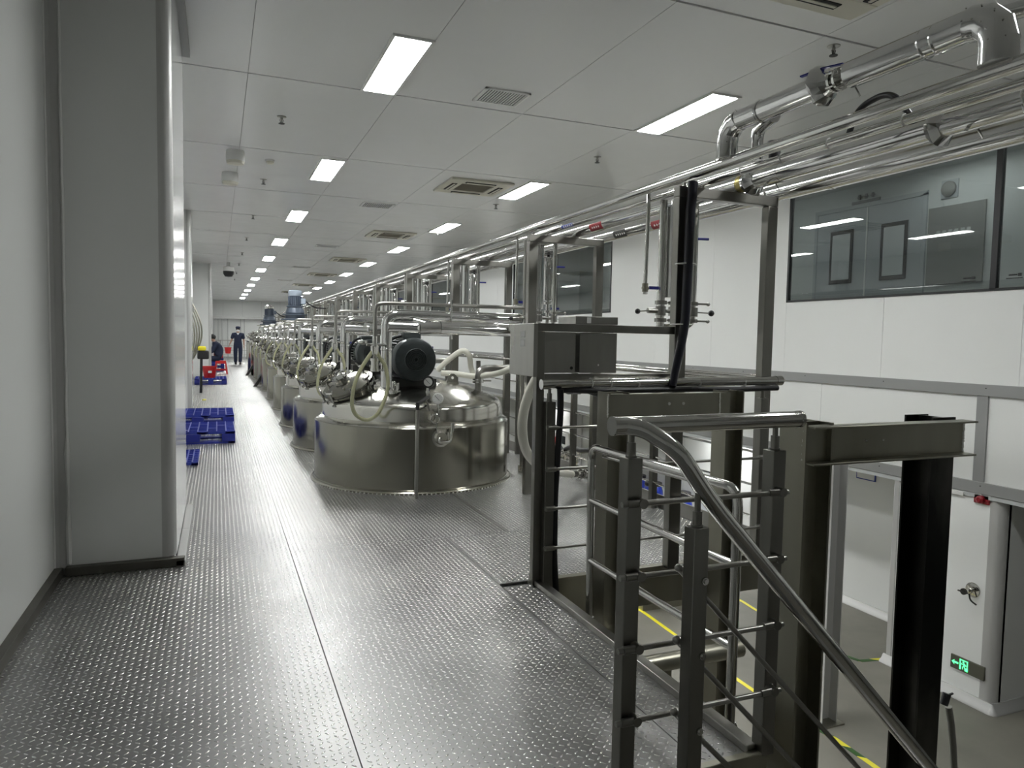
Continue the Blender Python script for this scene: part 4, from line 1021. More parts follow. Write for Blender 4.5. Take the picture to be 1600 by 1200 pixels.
horiz_motor(t1, (1.665, 6.35, 1.155), .2, .52)
random.seed(11)
wd = MB()
for k in range(70):
    a = PI*(1.05+.9*k/70); rr_ = .94+.037; wd.sph((TX+rr_*math.cos(a), 6.88+rr_*math.sin(a), .003), .006+random.uniform(0, .004), 6)
tag(wd.build('weld_bead', 'bead', t1), kind='stuff')
# side port with siphon and gauges on the first tank
fp = at(688, 684, Y=5.955)
sd = Vector((0, -1, 0)); a_ = math.atan2(fp.x-TX, 6.88-fp.y); sd = Vector((math.sin(a_), -math.cos(a_), 0)); base = Vector((TX, 6.88, 0))+sd*.938; base.z = .49
port = MB().lathe(base, [(.082, 0), (.082, .006), (.062, .012), (.05, .03)], 28, sd).build('side_port', 'dome', t1)
tn = Vector((sd.y*-1, sd.x, 0)); e1 = base+sd*.05
MB().pipe([base+sd*.01, e1-tn*.03+Vector((0, 0, .0)), e1-tn*.03+Vector((0, 0, -.035)), e1+tn*.075+Vector((0, 0, -.035)), e1+tn*.085+Vector((0, 0, .06)), e1+tn*.095+Vector((0, 0, .12))], .013, .03, 10).build('drain_elbow', 'polish', port)
MB().lathe(e1+tn*.09+Vector((0, 0, .07)), [(.018, 0), (.018, .06)], 12).build('union', 'polish', port)
g2 = at(684, 623, Y=5.93)
pg = empty('pressure_gauge', g2, 'grey-rimmed pressure gauge on a coiled siphon tube before the first tank', 'gauge')
def gauge(p, c, r_, rim, face_dir=(-.35, -.93, .05)):
    d = Vector(face_dir).normalized()
    MB().lathe(c, [(r_, -.045), (r_*1.02, -.03), (r_*1.02, 0), (r_*.93, .004)], 26, d).build('case', rim, p)
    MB().lathe(Vector(c)+d*.004, [(r_*(.72 if rim == 'black' else .84), 0), (r_*(.70 if rim == 'black' else .82), .002)], 26, d).build('dial', 'labelwhite', p)
    u = d.cross(Vector((0, 0, 1))).normalized(); v = u.cross(d)
    q = Vector(c)+d*.0075; nd = MB().bar(q-(u*.3+v*.3)*r_, q+(u*.55+v*.55)*r_, .004, .003)
    for k in range(9):
        a = -PI*.25+k*PI*1.5/8; w_ = u*math.cos(a)+v*math.sin(a); nd.bar(q+w_*r_*.68, q+w_*r_*.8, .003, .002)
    nd.build('needle_and_scale', 'black', p)
gauge(pg, g2, .047, 'lightgrey')
coil = [g2+Vector((.0, 0, -.045)), at(685, 640, Y=5.93), at(686, 648, Y=5.93)]
for k in range(13):
    a = PI*.5-k*2*PI/12; coil.append(Vector(at(680, 654, Y=5.93))+Vector((.040*math.cos(a), -.004*k/3, .040*math.sin(a))))
coil += [at(682, 668, Y=5.92), at(683, 680, Y=5.93)]
MB().sweep(coil, .0055, 8).build('siphon_tube', 'polish', pg)
MB().cyl(g2+Vector((0, 0, -.05)), g2+Vector((0, 0, -.075)), .012, 8).build('nut', 'polish', pg)
g1 = at(669, 597, Y=6.15)
bg = empty('pressure_gauge', g1, 'black-rimmed pressure gauge on the dome of the first tank', 'gauge'); gauge(bg, g1, .053, 'black')
MB().cyl(g1+Vector((0, .02, -.05)), g1+Vector((0, .02, -.17)), .012, 10).cyl(g1+Vector((0, .02, -.08)), g1+Vector((0, .02, -.10)), .02, 10).build('stem', 'polish', bg)
# stand pipe with a black hose in front of the first tank
sp_ = empty('sampling_standpipe', (1.535, 5.80, 0), 'slim steel standpipe with black hose top in front of the first tank', 'pipe')
MB().cyl((1.535, 5.80, 0), (1.545, 5.82, .75), .0165, 14).build('standpipe', 'steel', sp_)
MB().sweep([(1.545, 5.82, .74), (1.548, 5.83, .80), at(658, 628, Y=5.9), at(668, 621, Y=6.05)], .017, 12).build('hose_end', 'black', sp_)
MB().sweep([at(662, 623, Y=5.97), at(668, 630, Y=5.97), at(671, 642, Y=5.97)], .009, 8).build('drain_tube', 'steel', sp_)

# ------------------------------------------------------------ per-tank pipework (risers and laterals)
def riser_small(y, lab, xr=1.255, zr=1.648):
    r = empty('lateral_steel_pipe', (xr, y, 1.0), lab, 'pipe', 'thin pipes crossing from tank tops to the rack')
    MB().pipe([(xr, y, 1.06), (xr, y, zr), (2.66, y, zr+.005)], .018, .08, 14).build('pipe_run', 'steel', r)
    mb = MB()
    for z in (1.07, 1.16): clamp(mb, xr, y, z, .026)
    mb.cyl((xr, y, 1.08), (xr, y, 1.15), .034, 14).bar((xr, y, 1.07), (xr+.09, y-.02, 1.07), .012, .01).bar((xr, y, 1.16), (xr+.09, y-.02, 1.16), .012, .01).build('clamps', 'polish', r)
    mb = MB().pipe([(1.93, y-.03, zr+.05), (1.93, y-.03, zr-.05), (1.94, y-.03, zr-.30)], .009, .03, 8); mb.cyl((1.93, y-.03, zr+.01), (1.93, y-.03, zr+.05), .016, 8).build('sampling_tube', 'polish', r)
    MB().pipe([(2.66, y, 2.28), (2.66, y, 1.50), (2.64, y, 1.455), (2.56, y, 1.44)], .021, .05, 14).build('drop_pipe', 'steel', r)
    mb = MB()
    for z in (1.57, 1.51): clamp(mb, 2.66, y, z, .024)
    mb.bar((2.66, y, 1.57), (2.58, y-.03, 1.60), .01, .01).cyl((2.66, y, 1.51), (2.66, y, 1.57), .03, 12)
    mb.build('valve', 'polish', r)
    return r
def insulated_riser(y, lab, xr=1.36, zr=1.553):
    r = empty('insulated_lateral_pipe', (xr, y, 1.0), lab, 'pipe', 'insulated pipes crossing from tank tops to the rack')
    pts = [(xr, y, .92)]
    for k in range(5): t = k/4*PI/2; pts.append((xr+.10*(1-math.cos(t)), y, zr-.10+.10*math.sin(t)))
    pts.append((2.62, y, zr-.005))
    MB().sweep(pts, .049, 36).build('pipe_run', 'jacket', r, ang=14)
    rv = MB()
    for k in range(5):
        t = k/4*PI/2; c = Vector((xr+.09*(1-math.cos(t)), y, zr-.09+.09*math.sin(t))); d = Vector((math.sin(t), 0, math.cos(t)))
        for a in (.5, 1.1, 1.8): 
            v = d.cross(Vector((0, 1, 0))); rv.sph(c+Vector((0, -1, 0))*.0505*math.sin(a)+v*.0505*math.cos(a), .003, 6)
    tag(rv.build('rivets', 'polish', r), kind='stuff')
    for x in (xr+.13, 1.75, 2.2): MB().lathe((x, y, zr-.002), [(.050, -.01), (.0525, -.008), (.0525, .008), (.05, .01)], 20, (1, 0, 0)).build('joint_band', 'jacket', r)
    MB().lathe((xr, y, 1.25), [(.050, -.01), (.0525, -.008), (.0525, .008), (.05, .01)], 20).build('joint_band', 'jacket', r)
    return r
def insulated_lower(y, lab):
    r = empty('insulated_lower_pipe', (1.5, y, 1.4), lab, 'pipe', 'lower insulated pipes crossing to the rack')
    MB().pipe([(1.36, y+.10, 1.445), (1.60, y+.02, 1.440), (1.62, y, 1.44)], .045, .03, 18).build('inner_run', 'jacket', r)
    MB().cyl((1.60, y+.01, 1.44), (1.78, y, 1.445), .052, 20).build('collar', 'jacket', r)
    MB().cyl((1.78, y, 1.445), (2.56, y, 1.435), .057, 22).build('outer_run', 'jacket', r)
    MB().sweep([(1.58, y+.12, 1.50), (1.66, y+.06, 1.475), (1.72, y, 1.45)], .03, 12).build('wye_branch', 'jacket', r)
    for x in (1.95, 2.3): MB().lathe((x, y, 1.442), [(.057, -.008), (.0595, -.006), (.0595, .006), (.057, .008)], 22, (1, 0, 0)).build('joint_band', 'jacket', r)
    MB().cyl((2.56, y, 1.435), (2.59, y, 1.435), .03, 14).cyl((2.575, y, 1.435), (2.587, y, 1.435), .042, 14).build('end_clamp', 'polish', r)
    return r
def hose_loop(y, lab):
    r = empty('clear_hose', (1.2, y, 1.0), lab, 'hose', 'clear hose loops hanging over the tank domes')
    px = [(583, 548), (573, 562), (561, 582), (553, 605), (550, 630), (554, 645), (563, 653), (574, 656), (588, 649), (598, 632), (605, 610), (606, 594), (602, 573), (594, 560), (588, 548)]
    pts = []
    for i, (a, b) in enumerate(px): pts.append(at(a, b, Y=5.98+.003*i))
    if y != 5.98: pts = [p+Vector((0, y-5.98, 0)) for p in pts]
    # smooth
    out = []
    for i in range(len(pts)-1):
        p0 = pts[max(i-1, 0)]; p1 = pts[i]; p2 = pts[i+1]; p3 = pts[min(i+2, len(pts)-1)]
        for k in range(4):
            t = k/4; out.append(.5*((2*p1)+(-p0+p2)*t+(2*p0-5*p1+4*p2-p3)*t*t+(-p0+3*p1-3*p2+p3)*t**3))
    out.append(pts[-1])
    MB().sweep(out, .0165, 12).build('tube', 'clear', r)
    c = pts[0]+(pts[-1]-pts[0])*.5
    mb = MB().cyl(c+Vector((-.07, 0, .05)), c+Vector((.1, 0, .05)), .013, 10).cyl(c+Vector((0, 0, -.03)), c+Vector((0, 0, .12)), .02, 12).cyl(c+Vector((0, 0, .03)), c+Vector((0, 0, .05)), .036, 12)
    mb.cyl(pts[0]+Vector((0, 0, -.03)), pts[0]+Vector((0, 0, .04)), .02, 10).cyl(pts[-1]+Vector((0, 0, -.03)), pts[-1]+Vector((0, 0, .04)), .02, 10)
    mb.sph(c+Vector((-.10, 0, .07)), .035, 10, (1.2, 1, .6)); mb.cyl(c+Vector((0, 0, .05)), (1.255, y+.19, c.z+.06), .013, 8)
    mb.build('hose_fittings', 'polish', r)
    return r
def u_pipe(y, lab):
    r = empty('overflow_pipe', (2.88, y, 0), lab, 'pipe', 'overflow pipes from dome to deck')
    MB().pipe([(2.34, y-.08, .83), (2.34, y-.08, 1.07), (2.86, y+.03, 1.07), (2.88, y+.03, .04)], .034, .10, 18, 8).build('pipe_run', 'steel', r)
    MB().cyl((2.34, y-.08, .93), (2.34, y-.08, .945), .055, 18).cyl((2.34, y-.08, .955), (2.34, y-.08, .968), .055, 18).bar((2.38, y-.1, .95), (2.46, y-.12, .95), .012, .012).build('clamp', 'polish', r)
    MB().cyl((2.88, y+.03, 0), (2.88, y+.03, .07), .052, 18).build('floor_collar', 'dome', r)
    return r
rs0 = riser_small(6.17, 'thin steel pipe crossing above the first tank to the rack')
ir0 = insulated_riser(6.19, 'insulated pipe with riveted elbow crossing above the first tank')
il0 = insulated_lower(5.98, 'lower insulated pipe with a collar above the dark motor of the first tank')
hl0 = hose_loop(5.98, 'clear yellowish hose loop hanging over the first tank rim')
up0 = u_pipe(6.62, 'overflow pipe bending from the dome of the first tank to the deck')
# ------------------------------------------------------------ further tanks
tanks = [(9.12, .93, .575), (11.35, .90, .575), (13.9, .84, .60), (16.1, .82, .66), (18.6, .80, .78), (21.0, .78, .85), (23.4, .78, .95), (25.8, .78, 1.0), (28.3, .78, 1.05)]
index_kids()
def copy_set(dy, dz, k, dx=0):
    for o, lab in ((rs0, f'thin steel pipe crossing above the {ORD[k]} tank to the rack'), (ir0, f'insulated pipe with riveted elbow crossing above the {ORD[k]} tank'),
                   (il0, f'lower insulated pipe with a collar above the {ORD[k]} tank'), (hl0, f'clear yellowish hose loop hanging over the {ORD[k]} tank rim'), (up0, f'overflow pipe bending from the dome of the {ORD[k]} tank to the deck')):
        c = copy_tree(o); c.location = o.location+Vector((dx if o is hl0 else 0, dy, 0)); c['label'] = lab
for k, (y, r_, hj) in enumerate(tanks):
    t = tank(TX, y, r_, hj, f'stainless mixing tank, {ORD[k+1]} from the stair opening' + (' with a tall gear motor' if k in (4, 8) else ''), 48)
    tank_fittings(t, TX, y, r_, hj+.392)
    if k not in (4, 8) and k < 6: horiz_motor(t, (1.72, y-.4, hj+.392+.19), .17, .45)
    if k in (4, 8):
        c = (1.78, y); z = 1.74
        MB().lathe((c[0], c[1], 0), [(.30, hj+.25), (.30, hj+.40), (.24, hj+.41), (.24, 1.70), (.45, 1.71), (.45, 1.735)], 28).build('pedestal', 'tank', t)
        MB().lathe((c[0], c[1], 0), [(.34, z), (.34, z+0.039), (.24, z+0.047), (.24, z+0.125), (.30, z+0.133), (.30, z+0.156)], 28).build('mounting_flange', 'gearmotor', t)
        MB().lathe((c[0], c[1], 0), [(.21, z+0.156), (.23, z+0.187), (.20, z+0.296), (.18, z+0.328), (.21, z+0.335), (.21, z+0.359)], 24).build('gear_case', 'gearmotor', t)
        b = MB().lathe((c[0], c[1], 0), [(.13, z+0.359), (.14, z+0.608)], 20)
        for j in range(20):
            a = 2*PI*j/20; b.obox((c[0]+.15*math.cos(a), c[1]+.15*math.sin(a), z+0.484), (math.cos(a), math.sin(a), 0), (0, 0, 1), (-math.sin(a), math.cos(a), 0), .02, .115, .005)
        b.build('motor_body', 'gearmotor', t)
        MB().lathe((c[0], c[1], 0), [(.155, z+0.608), (.165, z+0.624), (.165, z+0.725), (.14, z+0.749), (.05, z+0.757)], 24).build('motor_cap', 'gearcap' if k == 4 else 'polish', t)
        MB().box(c[0]+.12, c[0]+.24, c[1]-.16, c[1]-.02, z+0.406, z+0.546).build('terminal_box', 'gearcap' if k == 4 else 'gearmotor', t, bev=.01)
        MB().pipe([(c[0]+.2, c[1]-.1, z+0.515), (c[0]+.45, c[1]-.05, z+0.328), (c[0]+.75, c[1], z+0.328)], .02, .15, 8).build('power_cable', 'black', t)
    dy = y-6.88
    if k < 8: copy_set(dy, 0, k+1, dx=.0)
# steel side cabinets and slanted braces standing between the far tanks
for k, (x, y, lab) in enumerate(((1.12, 19.9, 'slanted steel brace plate beside the sixth tank at the walkway'), (1.12, 25.6, 'slanted steel brace plate beside the far tanks at the walkway'))):
    r = empty('brace_bracket', (x, y, 0), lab, 'bracket')
    MB().prism([(x-.28, .0), (x-.2, .0), (x+.1, .5), (x+.1, .62)], y-.12, y+.12).build('brace_plate', 'dark', r)
    MB().box(x-.25, x+.1, y-.13, y+.13, 0, .02).build('foot_plate', 'steel', r)
sq = empty('square_vessel_cabinet', (1.5, 30.2, 0), 'tall square stainless cabinet at the walkway edge far down the row', 'cabinet')
MB().box(1.12, 1.9, 29.3, 31.2, 0, 1.08).build('body', 'steel', sq); MB().box(1.08, 1.95, 29.25, 31.25, 1.08, 1.14).build('top_plate', 'polish', sq)

# white spiral hoses
def hose(name, pts, r_, lab, m='hose', rings=True):
    P = [Vector(p) for p in pts]; out = []
    for i in range(len(P)-1):
        p0 = P[max(i-1, 0)]; p1 = P[i]; p2 = P[i+1]; p3 = P[min(i+2, len(P)-1)]
        for k in range(5):
            t = k/5; out.append(.5*((2*p1)+(-p0+p2)*t+(2*p0-5*p1+4*p2-p3)*t*t+(-p0+3*p1-3*p2+p3)*t**3))
    out.append(P[-1])
    return tag(MB().sweep(out, r_, 12).build(name, m, None), lab, 'hose')
hose('white_hose', [at(690, 583, Y=6.9), at(712, 584, Y=6.8), at(742, 588, Y=6.6), at(775, 584, Y=6.3), at(800, 575, Y=5.6), at(817, 565, Y=5.0), at(835, 556, Y=4.6)], .028, 'white hose sagging behind the overflow pipe of the first tank')
hose('white_hose', [at(684, 578, Y=7.6), at(700, 563, Y=7.5), at(722, 548, Y=7.4), at(733, 556, Y=7.4), at(736, 575, Y=7.5), at(742, 590, Y=7.5)], .03, 'white hose arched over behind the lifting lug of the first tank')
hose('white_hose', [at(838, 592, Y=4.3), at(828, 612, Y=4.3), at(819, 640, Y=4.3), at(816, 668, Y=4.3), at(819, 695, Y=4.35), at(829, 715, Y=4.5), at(846, 730, Y=4.8), at(868, 737, Y=5.2), at(893, 741, Y=5.6)], .033, 'thick white hose curving down beside the railing post onto the deck')
cp = empty('hose_coupling', at(905, 741, Y=5.65), 'stainless hose coupling on the deck at the end of the thick white hose', 'coupling')
c0 = at(893, 741, Y=5.6); c1 = at(915, 740, Y=5.75)
MB().cyl(c0, c1, .028, 14).build('ferrule', 'polish', cp); m_ = MB(); d_ = (c1-c0)
for t in (.2, .55, .9): m_.cyl(c0+d_*t, c0+d_*(t+.12), .05, 14)
m_.sph(c1, .05, 12); m_.build('clamps', 'polish', cp)

# ------------------------------------------------------------ lower level machinery seen between the railings
eq = empty('white_process_cabinet', (8.0, 16.2, ZL), 'tall white panelled cabinet on the lower level behind the railing rods', 'cabinet')
a = at(866, 700, X=7.9); b = at(898, 700, X=7.9)
MB().box(7.75, 8.08, b.y, a.y+1.4, ZL, -.15).build('body', 'lightgrey', eq)
yy = b.y
for yy in (b.y+1.1,): MB().box(7.735, 7.752, yy-.03, yy+.03, ZL, -.15).build('joint_strip', 'alu', eq)
hm = empty('touch_panel', at(880, 686, X=7.7), 'small white touch panel with a dark screen and red stop button', 'control panel')
c = at(881, 687, X=7.66); MB().box(7.60, 7.74, c.y-.34, c.y+.34, c.z-.18, c.z+.2).build('housing', 'labelwhite', hm, bev=.02); MB().box(7.592, 7.602, c.y-.2, c.y+.26, c.z-.09, c.z+.1).build('screen', 'screen', hm)
c2 = at(869, 688, X=7.6); MB().cyl((7.72, c2.y, c2.z), (7.58, c2.y, c2.z), .09, 12).build('stop_button', 'red', hm)
c3 = at(869, 629, X=7.7); al = MB().box(7.66, 7.74, c3.y-.2, c3.y+.2, c3.z-.08, c3.z+.08).build('alarm_box', 'labelred', None); tag(al, 'small dark red box high on the white lower cabinet', 'alarm')
pm = empty('pump_skid', at(885, 725, Z=-1.2), 'cluster of stainless pump fittings and black motor below the railing', 'pump')
random.seed(21)
m_ = MB(); m2 = MB()
for k in range(26):
    px, py = 866+random.random()*34, 704+random.random()*26; c = at(px, py, X=5.2+random.random()*.6); d = Vector((random.uniform(-1, 1), random.uniform(-1, 1), random.uniform(-1, 1))).normalized()
    m_.cyl(c-d*.07, c+d*.07, .03+random.random()*.03, 10)
    if k % 2: m_.cyl(c-d*.02, c+d*.02, .075, 10)
tag(m_.build('fittings', 'polish', pm), kind='stuff')
c = at(872, 705, X=5.4); m2.cyl(c+Vector((-.1, -.2, 0)), c+Vector((.1, .2, 0)), .09, 14).build('motor', 'black', pm)
MB().box(5.2, 5.9, 7.9, 10.6, ZL, -1.6).build('skid_base', 'column', pm); MB().cyl((5.5, 9.2, -1.6), (5.5, 9.2, -.55), .1, 12).build('pump_column', 'steel', pm)
hose('black_hose', [at(880, 705, X=5.3), at(892, 699, X=5.2), at(908, 704, X=5.0), at(922, 704, X=4.9), at(935, 712, X=4.85)], .04, 'black hose leaving the pump fittings behind the railing rods', 'black')
# blue drums
def drum(x, y, lab, z=ZL, k=.62):
    r = empty('blue_drum', (x, y, z), lab, 'drum', 'blue drums on the lower floor')
    def q(P): return [(a*k, b*k*1.12) for a, b in P]
    MB().lathe((x, y, z), q([(.26, 0), (.29, .03), (.3, .1), (.3, .62), (.29, .72), (.25, .82), (.22, .86)]), 28).build('barrel', 'drum', r)
    MB().lathe((x, y, z), q([(.245, .86), (.265, .865), (.265, .93), (.235, .94)]), 28).build('lid', 'black', r)
    MB().lathe((x, y, z), q([(.255, .84), (.272, .85), (.272, .86), (.255, .864)]), 28).build('clamp_ring', 'polish', r)
    MB().box(x-.192, x-.186, y-.07, y+.05, z+.2, z+.3).build('label', 'labelwhite', r)
dp = empty('drum_platform', (7.6, 11.4, ZL), 'low grey platform under the blue drums on the lower level', 'platform')
MB().box(7.3, 8.05, 10.1, 12.6, ZL+.22, ZL+.28).build('top', 'greytrim', dp)
for x in (7.35, 8.0):
    for y in (10.2, 12.5): MB().box(x-.03, x+.03, y-.03, y+.03, ZL, ZL+.22).build('leg', 'greytrim', dp)
for (y, x, lab) in ((12.1, 7.75, 'blue drum with a black lid, farthest of the drum trio behind the stair post'), (11.35, 7.62, 'blue drum with a black lid, middle of the trio'), (10.45, 7.62, 'blue drum with a black lid, nearest of the trio, by the rack post')):
    drum(x, y, lab, ZL+.281)
# ------------------------------------------------------------ pallets, bucket, stools on the walkway
def pallet(x0, x1, y0, y1, z0, h, lab, rough_cells=True):
    r = empty('plastic_pallet', ((x0+x1)/2, (y0+y1)/2, z0), lab, 'pallet', 'blue plastic pallets along the wall')
    nx, ny = 9, 7; t = .014; zt = z0+h
    deck = MB()
    for i in range(nx+1): x = x0+(x1-x0)*i/nx; deck.box(x-t/2 if i else x, x+t/2 if i < nx else x, y0, y1, zt-.03, zt)
    for j in range(ny+1): y = y0+(y1-y0)*j/ny; deck.box(x0, x1, y-t/2 if j else y, y+t/2 if j < ny else y, zt-.0305, zt-.0005)
    for i in range(nx):
        for j in range(ny):
            if (i+2*j) % 5 == 0 or i in (0, nx-1): deck.box(x0+(x1-x0)*i/nx, x0+(x1-x0)*(i+1)/nx, y0+(y1-y0)*j/ny, y0+(y1-y0)*(j+1)/ny, zt-.030, zt-.012)
    deck.build('top_deck', 'palletlit', r)
    if h > .1:
        for ix in (0, 1, 2):
            for iy in (0, 1, 2):
                wx = (x1-x0)*.16; wy = (y1-y0)*.16
                xa = x0+(x1-x0-wx)*ix/2; ya = y0+(y1-y0-wy)*iy/2
                MB().box(xa, xa+wx, ya, ya+wy, z0+.021, zt-.0345).build('block', 'pallet', r, bev=.006)
        for iy in (0, 1, 2):
            wy = (y1-y0)*.14; ya = y0+(y1-y0-wy)*iy/2; MB().box(x0, x1, ya, ya+wy, z0, z0+.020).build('bottom_board', 'pallet', r)
        MB().box(x0, x0+.08, y0, y1, z0, z0+.02).box(x1-.08, x1, y0, y1, z0, z0+.02).build('bottom_board', 'pallet', r)
    return r
pallet(-.78, .19, 9.53, 10.6, 0, .155, 'blue plastic pallet on the walkway just beyond the pillar')
pallet(-.80, .215, 11.5, 12.6, 0, .155, 'blue plastic pallet behind the one just beyond the pillar')
r_ = pallet(-.7, -.20, 7.95, 8.85, 0, .04, 'thin blue plastic grid mat on the deck beside the pillar')
pallet(-.60, .21, 20.9, 22.2, 0, .16, 'blue plastic pallet under the red bucket')
pallet(-.55, .20, 28.5, 29.9, 0, .16, 'blue plastic pallet behind the red stool, bottom of its stack'); pallet(-.55, .20, 28.55, 29.85, .161, .16, 'blue plastic pallet behind the red stool, middle of its stack'); pallet(-.55, .18, 28.6, 29.8, .322, .16, 'blue plastic pallet behind the red stool, top of its stack')
def bucket(c, lab, h=.28, r_=.16, tilt=0):
    r = empty('red_bucket', c, lab, 'bucket')
    MB().lathe(c, [(r_*.72, 0), (r_*.74, .01), (r_, h), (r_*1.08, h+.004), (r_*1.08, h+.02), (r_*.97, h+.02), (r_*.7, .015)], 24).build('body', 'red', r)
    pts = [(c[0]+r_*1.05*math.cos(t), c[1]-.01, c[2]+h+.0-.10*math.sin(t)) for t in [PI*k/8 for k in range(9)]]
    MB().sweep(pts, .005, 6).build('handle', 'labelwhite', r); return r
b_ = bucket((-.23, 21.4, .161), 'red bucket with a white label standing on the blue pallet', .30, .19)
MB().box(-.26, -.17, 21.205, 21.213, .30, .36).build('label', 'labelwhite', b_)
r = empty('red_stool', (.08, 26.7, 0), 'red plastic stool with round side holes under the seated worker', 'stool')
x, y, s_ = .08, 26.7, .17
MB().box(x-s_, x+s_, y-s_, y+s_, .43, .46).build('seat', 'red', r, bev=.015)
for (dx, dy_) in ((-1, -1), (1, -1), (-1, 1), (1, 1)):
    MB().bar((x+dx*.145, y+dy_*.145, .44), (x+dx*.20, y+dy_*.20, 0), .05, .05).build('leg', 'red', r)
for dy_ in (-1, 1):
    ring_ = MB(); n = 16
    outer = [(x-.17, .44), (x+.17, .44), (x+.185, .22), (x-.185, .22)]
    for z0_, z1_ in ((.36, .44), (.12, .17)): ring_.box(x-.16, x+.16, y+dy_*.17-.006, y+dy_*.17+.006, z0_, z1_)
    ring_.build('side_web', 'red', r)
tg_ = tag(MB().box(-.15, .16, 28.65, 29.0, .484, .66).build('red_crate', 'red', None, bev=.02), 'red crate lying on the blue pallet stack behind the seated worker', 'crate')
# broom, hanging hoses on the wall by the pillars
br_ = empty('broom', (-.42, 18.0, 0), 'black broom with a bright yellow cap leaning by the wall pillar', 'broom')
MB().cyl((-.38, 18.0, 0), (-.36, 18.0, .95), .03, 8).build('handle', 'black', br_); MB().box(-.45, -.2, 17.94, 18.06, .78, .98).build('brush_head', 'black', br_, bev=.03); MB().box(-.44, -.26, 17.93, 18.07, .98, 1.08).build('cap', 'yellow', br_, bev=.03)
hh = empty('hanging_hoses', (-.5, 19.5, 1), 'bundle of grey hoses hanging on the wall between two pillars', 'hose')
MB().box(-.84, -.55, 19.25, 20.0, 1.93, 2.0).build('hook', 'steel', hh)
for k in range(5):
    pts = [(-.72+.03*k+.12*math.sin(t*PI/10)*(1+.2*k), 19.3+.15*k, 2.0-.14*t+.03*k) for t in range(11)]
    MB().sweep(pts, .02, 8).build('hose_strand', 'column', hh)
wd_ = struct('door_6', MB().box(-.842, -.80, 10.9, 12.2, 0, 2.1), 'lightgrey'); MB().box(-.80, -.78, 11.0, 11.04, .9, 1.2).build('door_handle', 'labelblue', wd_)
hose('floor_scraps', [(-.30, 15.9, .006), (-.25, 15.95, .006)], .02, 'yellow paper scrap lying on the checker deck by the wall', 'yellow')

# ------------------------------------------------------------ people
def skin_mesh(name, verts, edges, radii, m, parent, root=0, sub=2):
    me = bpy.data.meshes.new(name); me.from_pydata([tuple(v) for v in verts], edges, [])
    o = bpy.data.objects.new(name, me); COL.objects.link(o)
    sk = o.modifiers.new('skin', 'SKIN'); sk.use_smooth_shade = True
    for i, r_ in enumerate(radii):
        me.skin_vertices[0].data[i].radius = r_ if isinstance(r_, tuple) else (r_, r_)
    me.skin_vertices[0].data[root].use_root = True
    s_ = o.modifiers.new('sub', 'SUBSURF'); s_.levels = sub; s_.render_levels = sub
    me.materials.append(M[m])
    if parent: o.parent = parent
    return o
def ensure_skin(me):
    if not me.skin_vertices:
        import bmesh
        bm = bmesh.new(); bm.from_mesh(me); bm.verts.layers.skin.verify(); bm.to_mesh(me); bm.free()
_old = skin_mesh
def skin_mesh(name, verts, edges, radii, m, parent, root=0, sub=2):
    me = bpy.data.meshes.new(name); me.from_pydata([tuple(v) for v in verts], edges, [])
    o = bpy.data.objects.new(name, me); COL.objects.link(o)
    ensure_skin(me)
    sk = o.modifiers.new('skin', 'SKIN'); sk.use_smooth_shade = True
    for i, r_ in enumerate(radii): me.skin_vertices[0].data[i].radius = r_ if isinstance(r_, tuple) else (r_, r_)
    me.skin_vertices[0].data[root].use_root = True
    s_ = o.modifiers.new('sub', 'SUBSURF'); s_.levels = sub; s_.render_levels = sub
    me.materials.append(M[m]); 
    if parent: o.parent = parent
    return o
def hand(p, wrist, dirv, side, grip=False):
    w_ = Vector(wrist); d = Vector(dirv).normalized(); sd_ = Vector(side).normalized(); nrm = d.cross(sd_)
    V = [w_, w_+d*.05, w_+d*.085]; E = [(0, 1), (1, 2)]; Rr = [(.022, .018), (.034, .014), (.032, .012)]
    for k in range(4):
        off = (k-1.5)*.018; L = (.07, .08, .075, .06)[k]
        b = len(V); V += [w_+d*.085+sd_*off, w_+d*(.085+L*.5)+sd_*off+nrm*(.02 if grip else .006), w_+d*(.085+(L*.55 if grip else L))+sd_*off+nrm*(.045 if grip else .02)]
        E += [(2, b), (b, b+1), (b+1, b+2)]; Rr += [.0095, .009, .0075]
    b = len(V); V += [w_+d*.045+sd_*-.035, w_+d*.085+sd_*-.05+nrm*.015]; E += [(1, b), (b, b+1)]; Rr += [.011, .009]
    return skin_mesh('hand', V, E, Rr, 'skin', p, 0, 1)
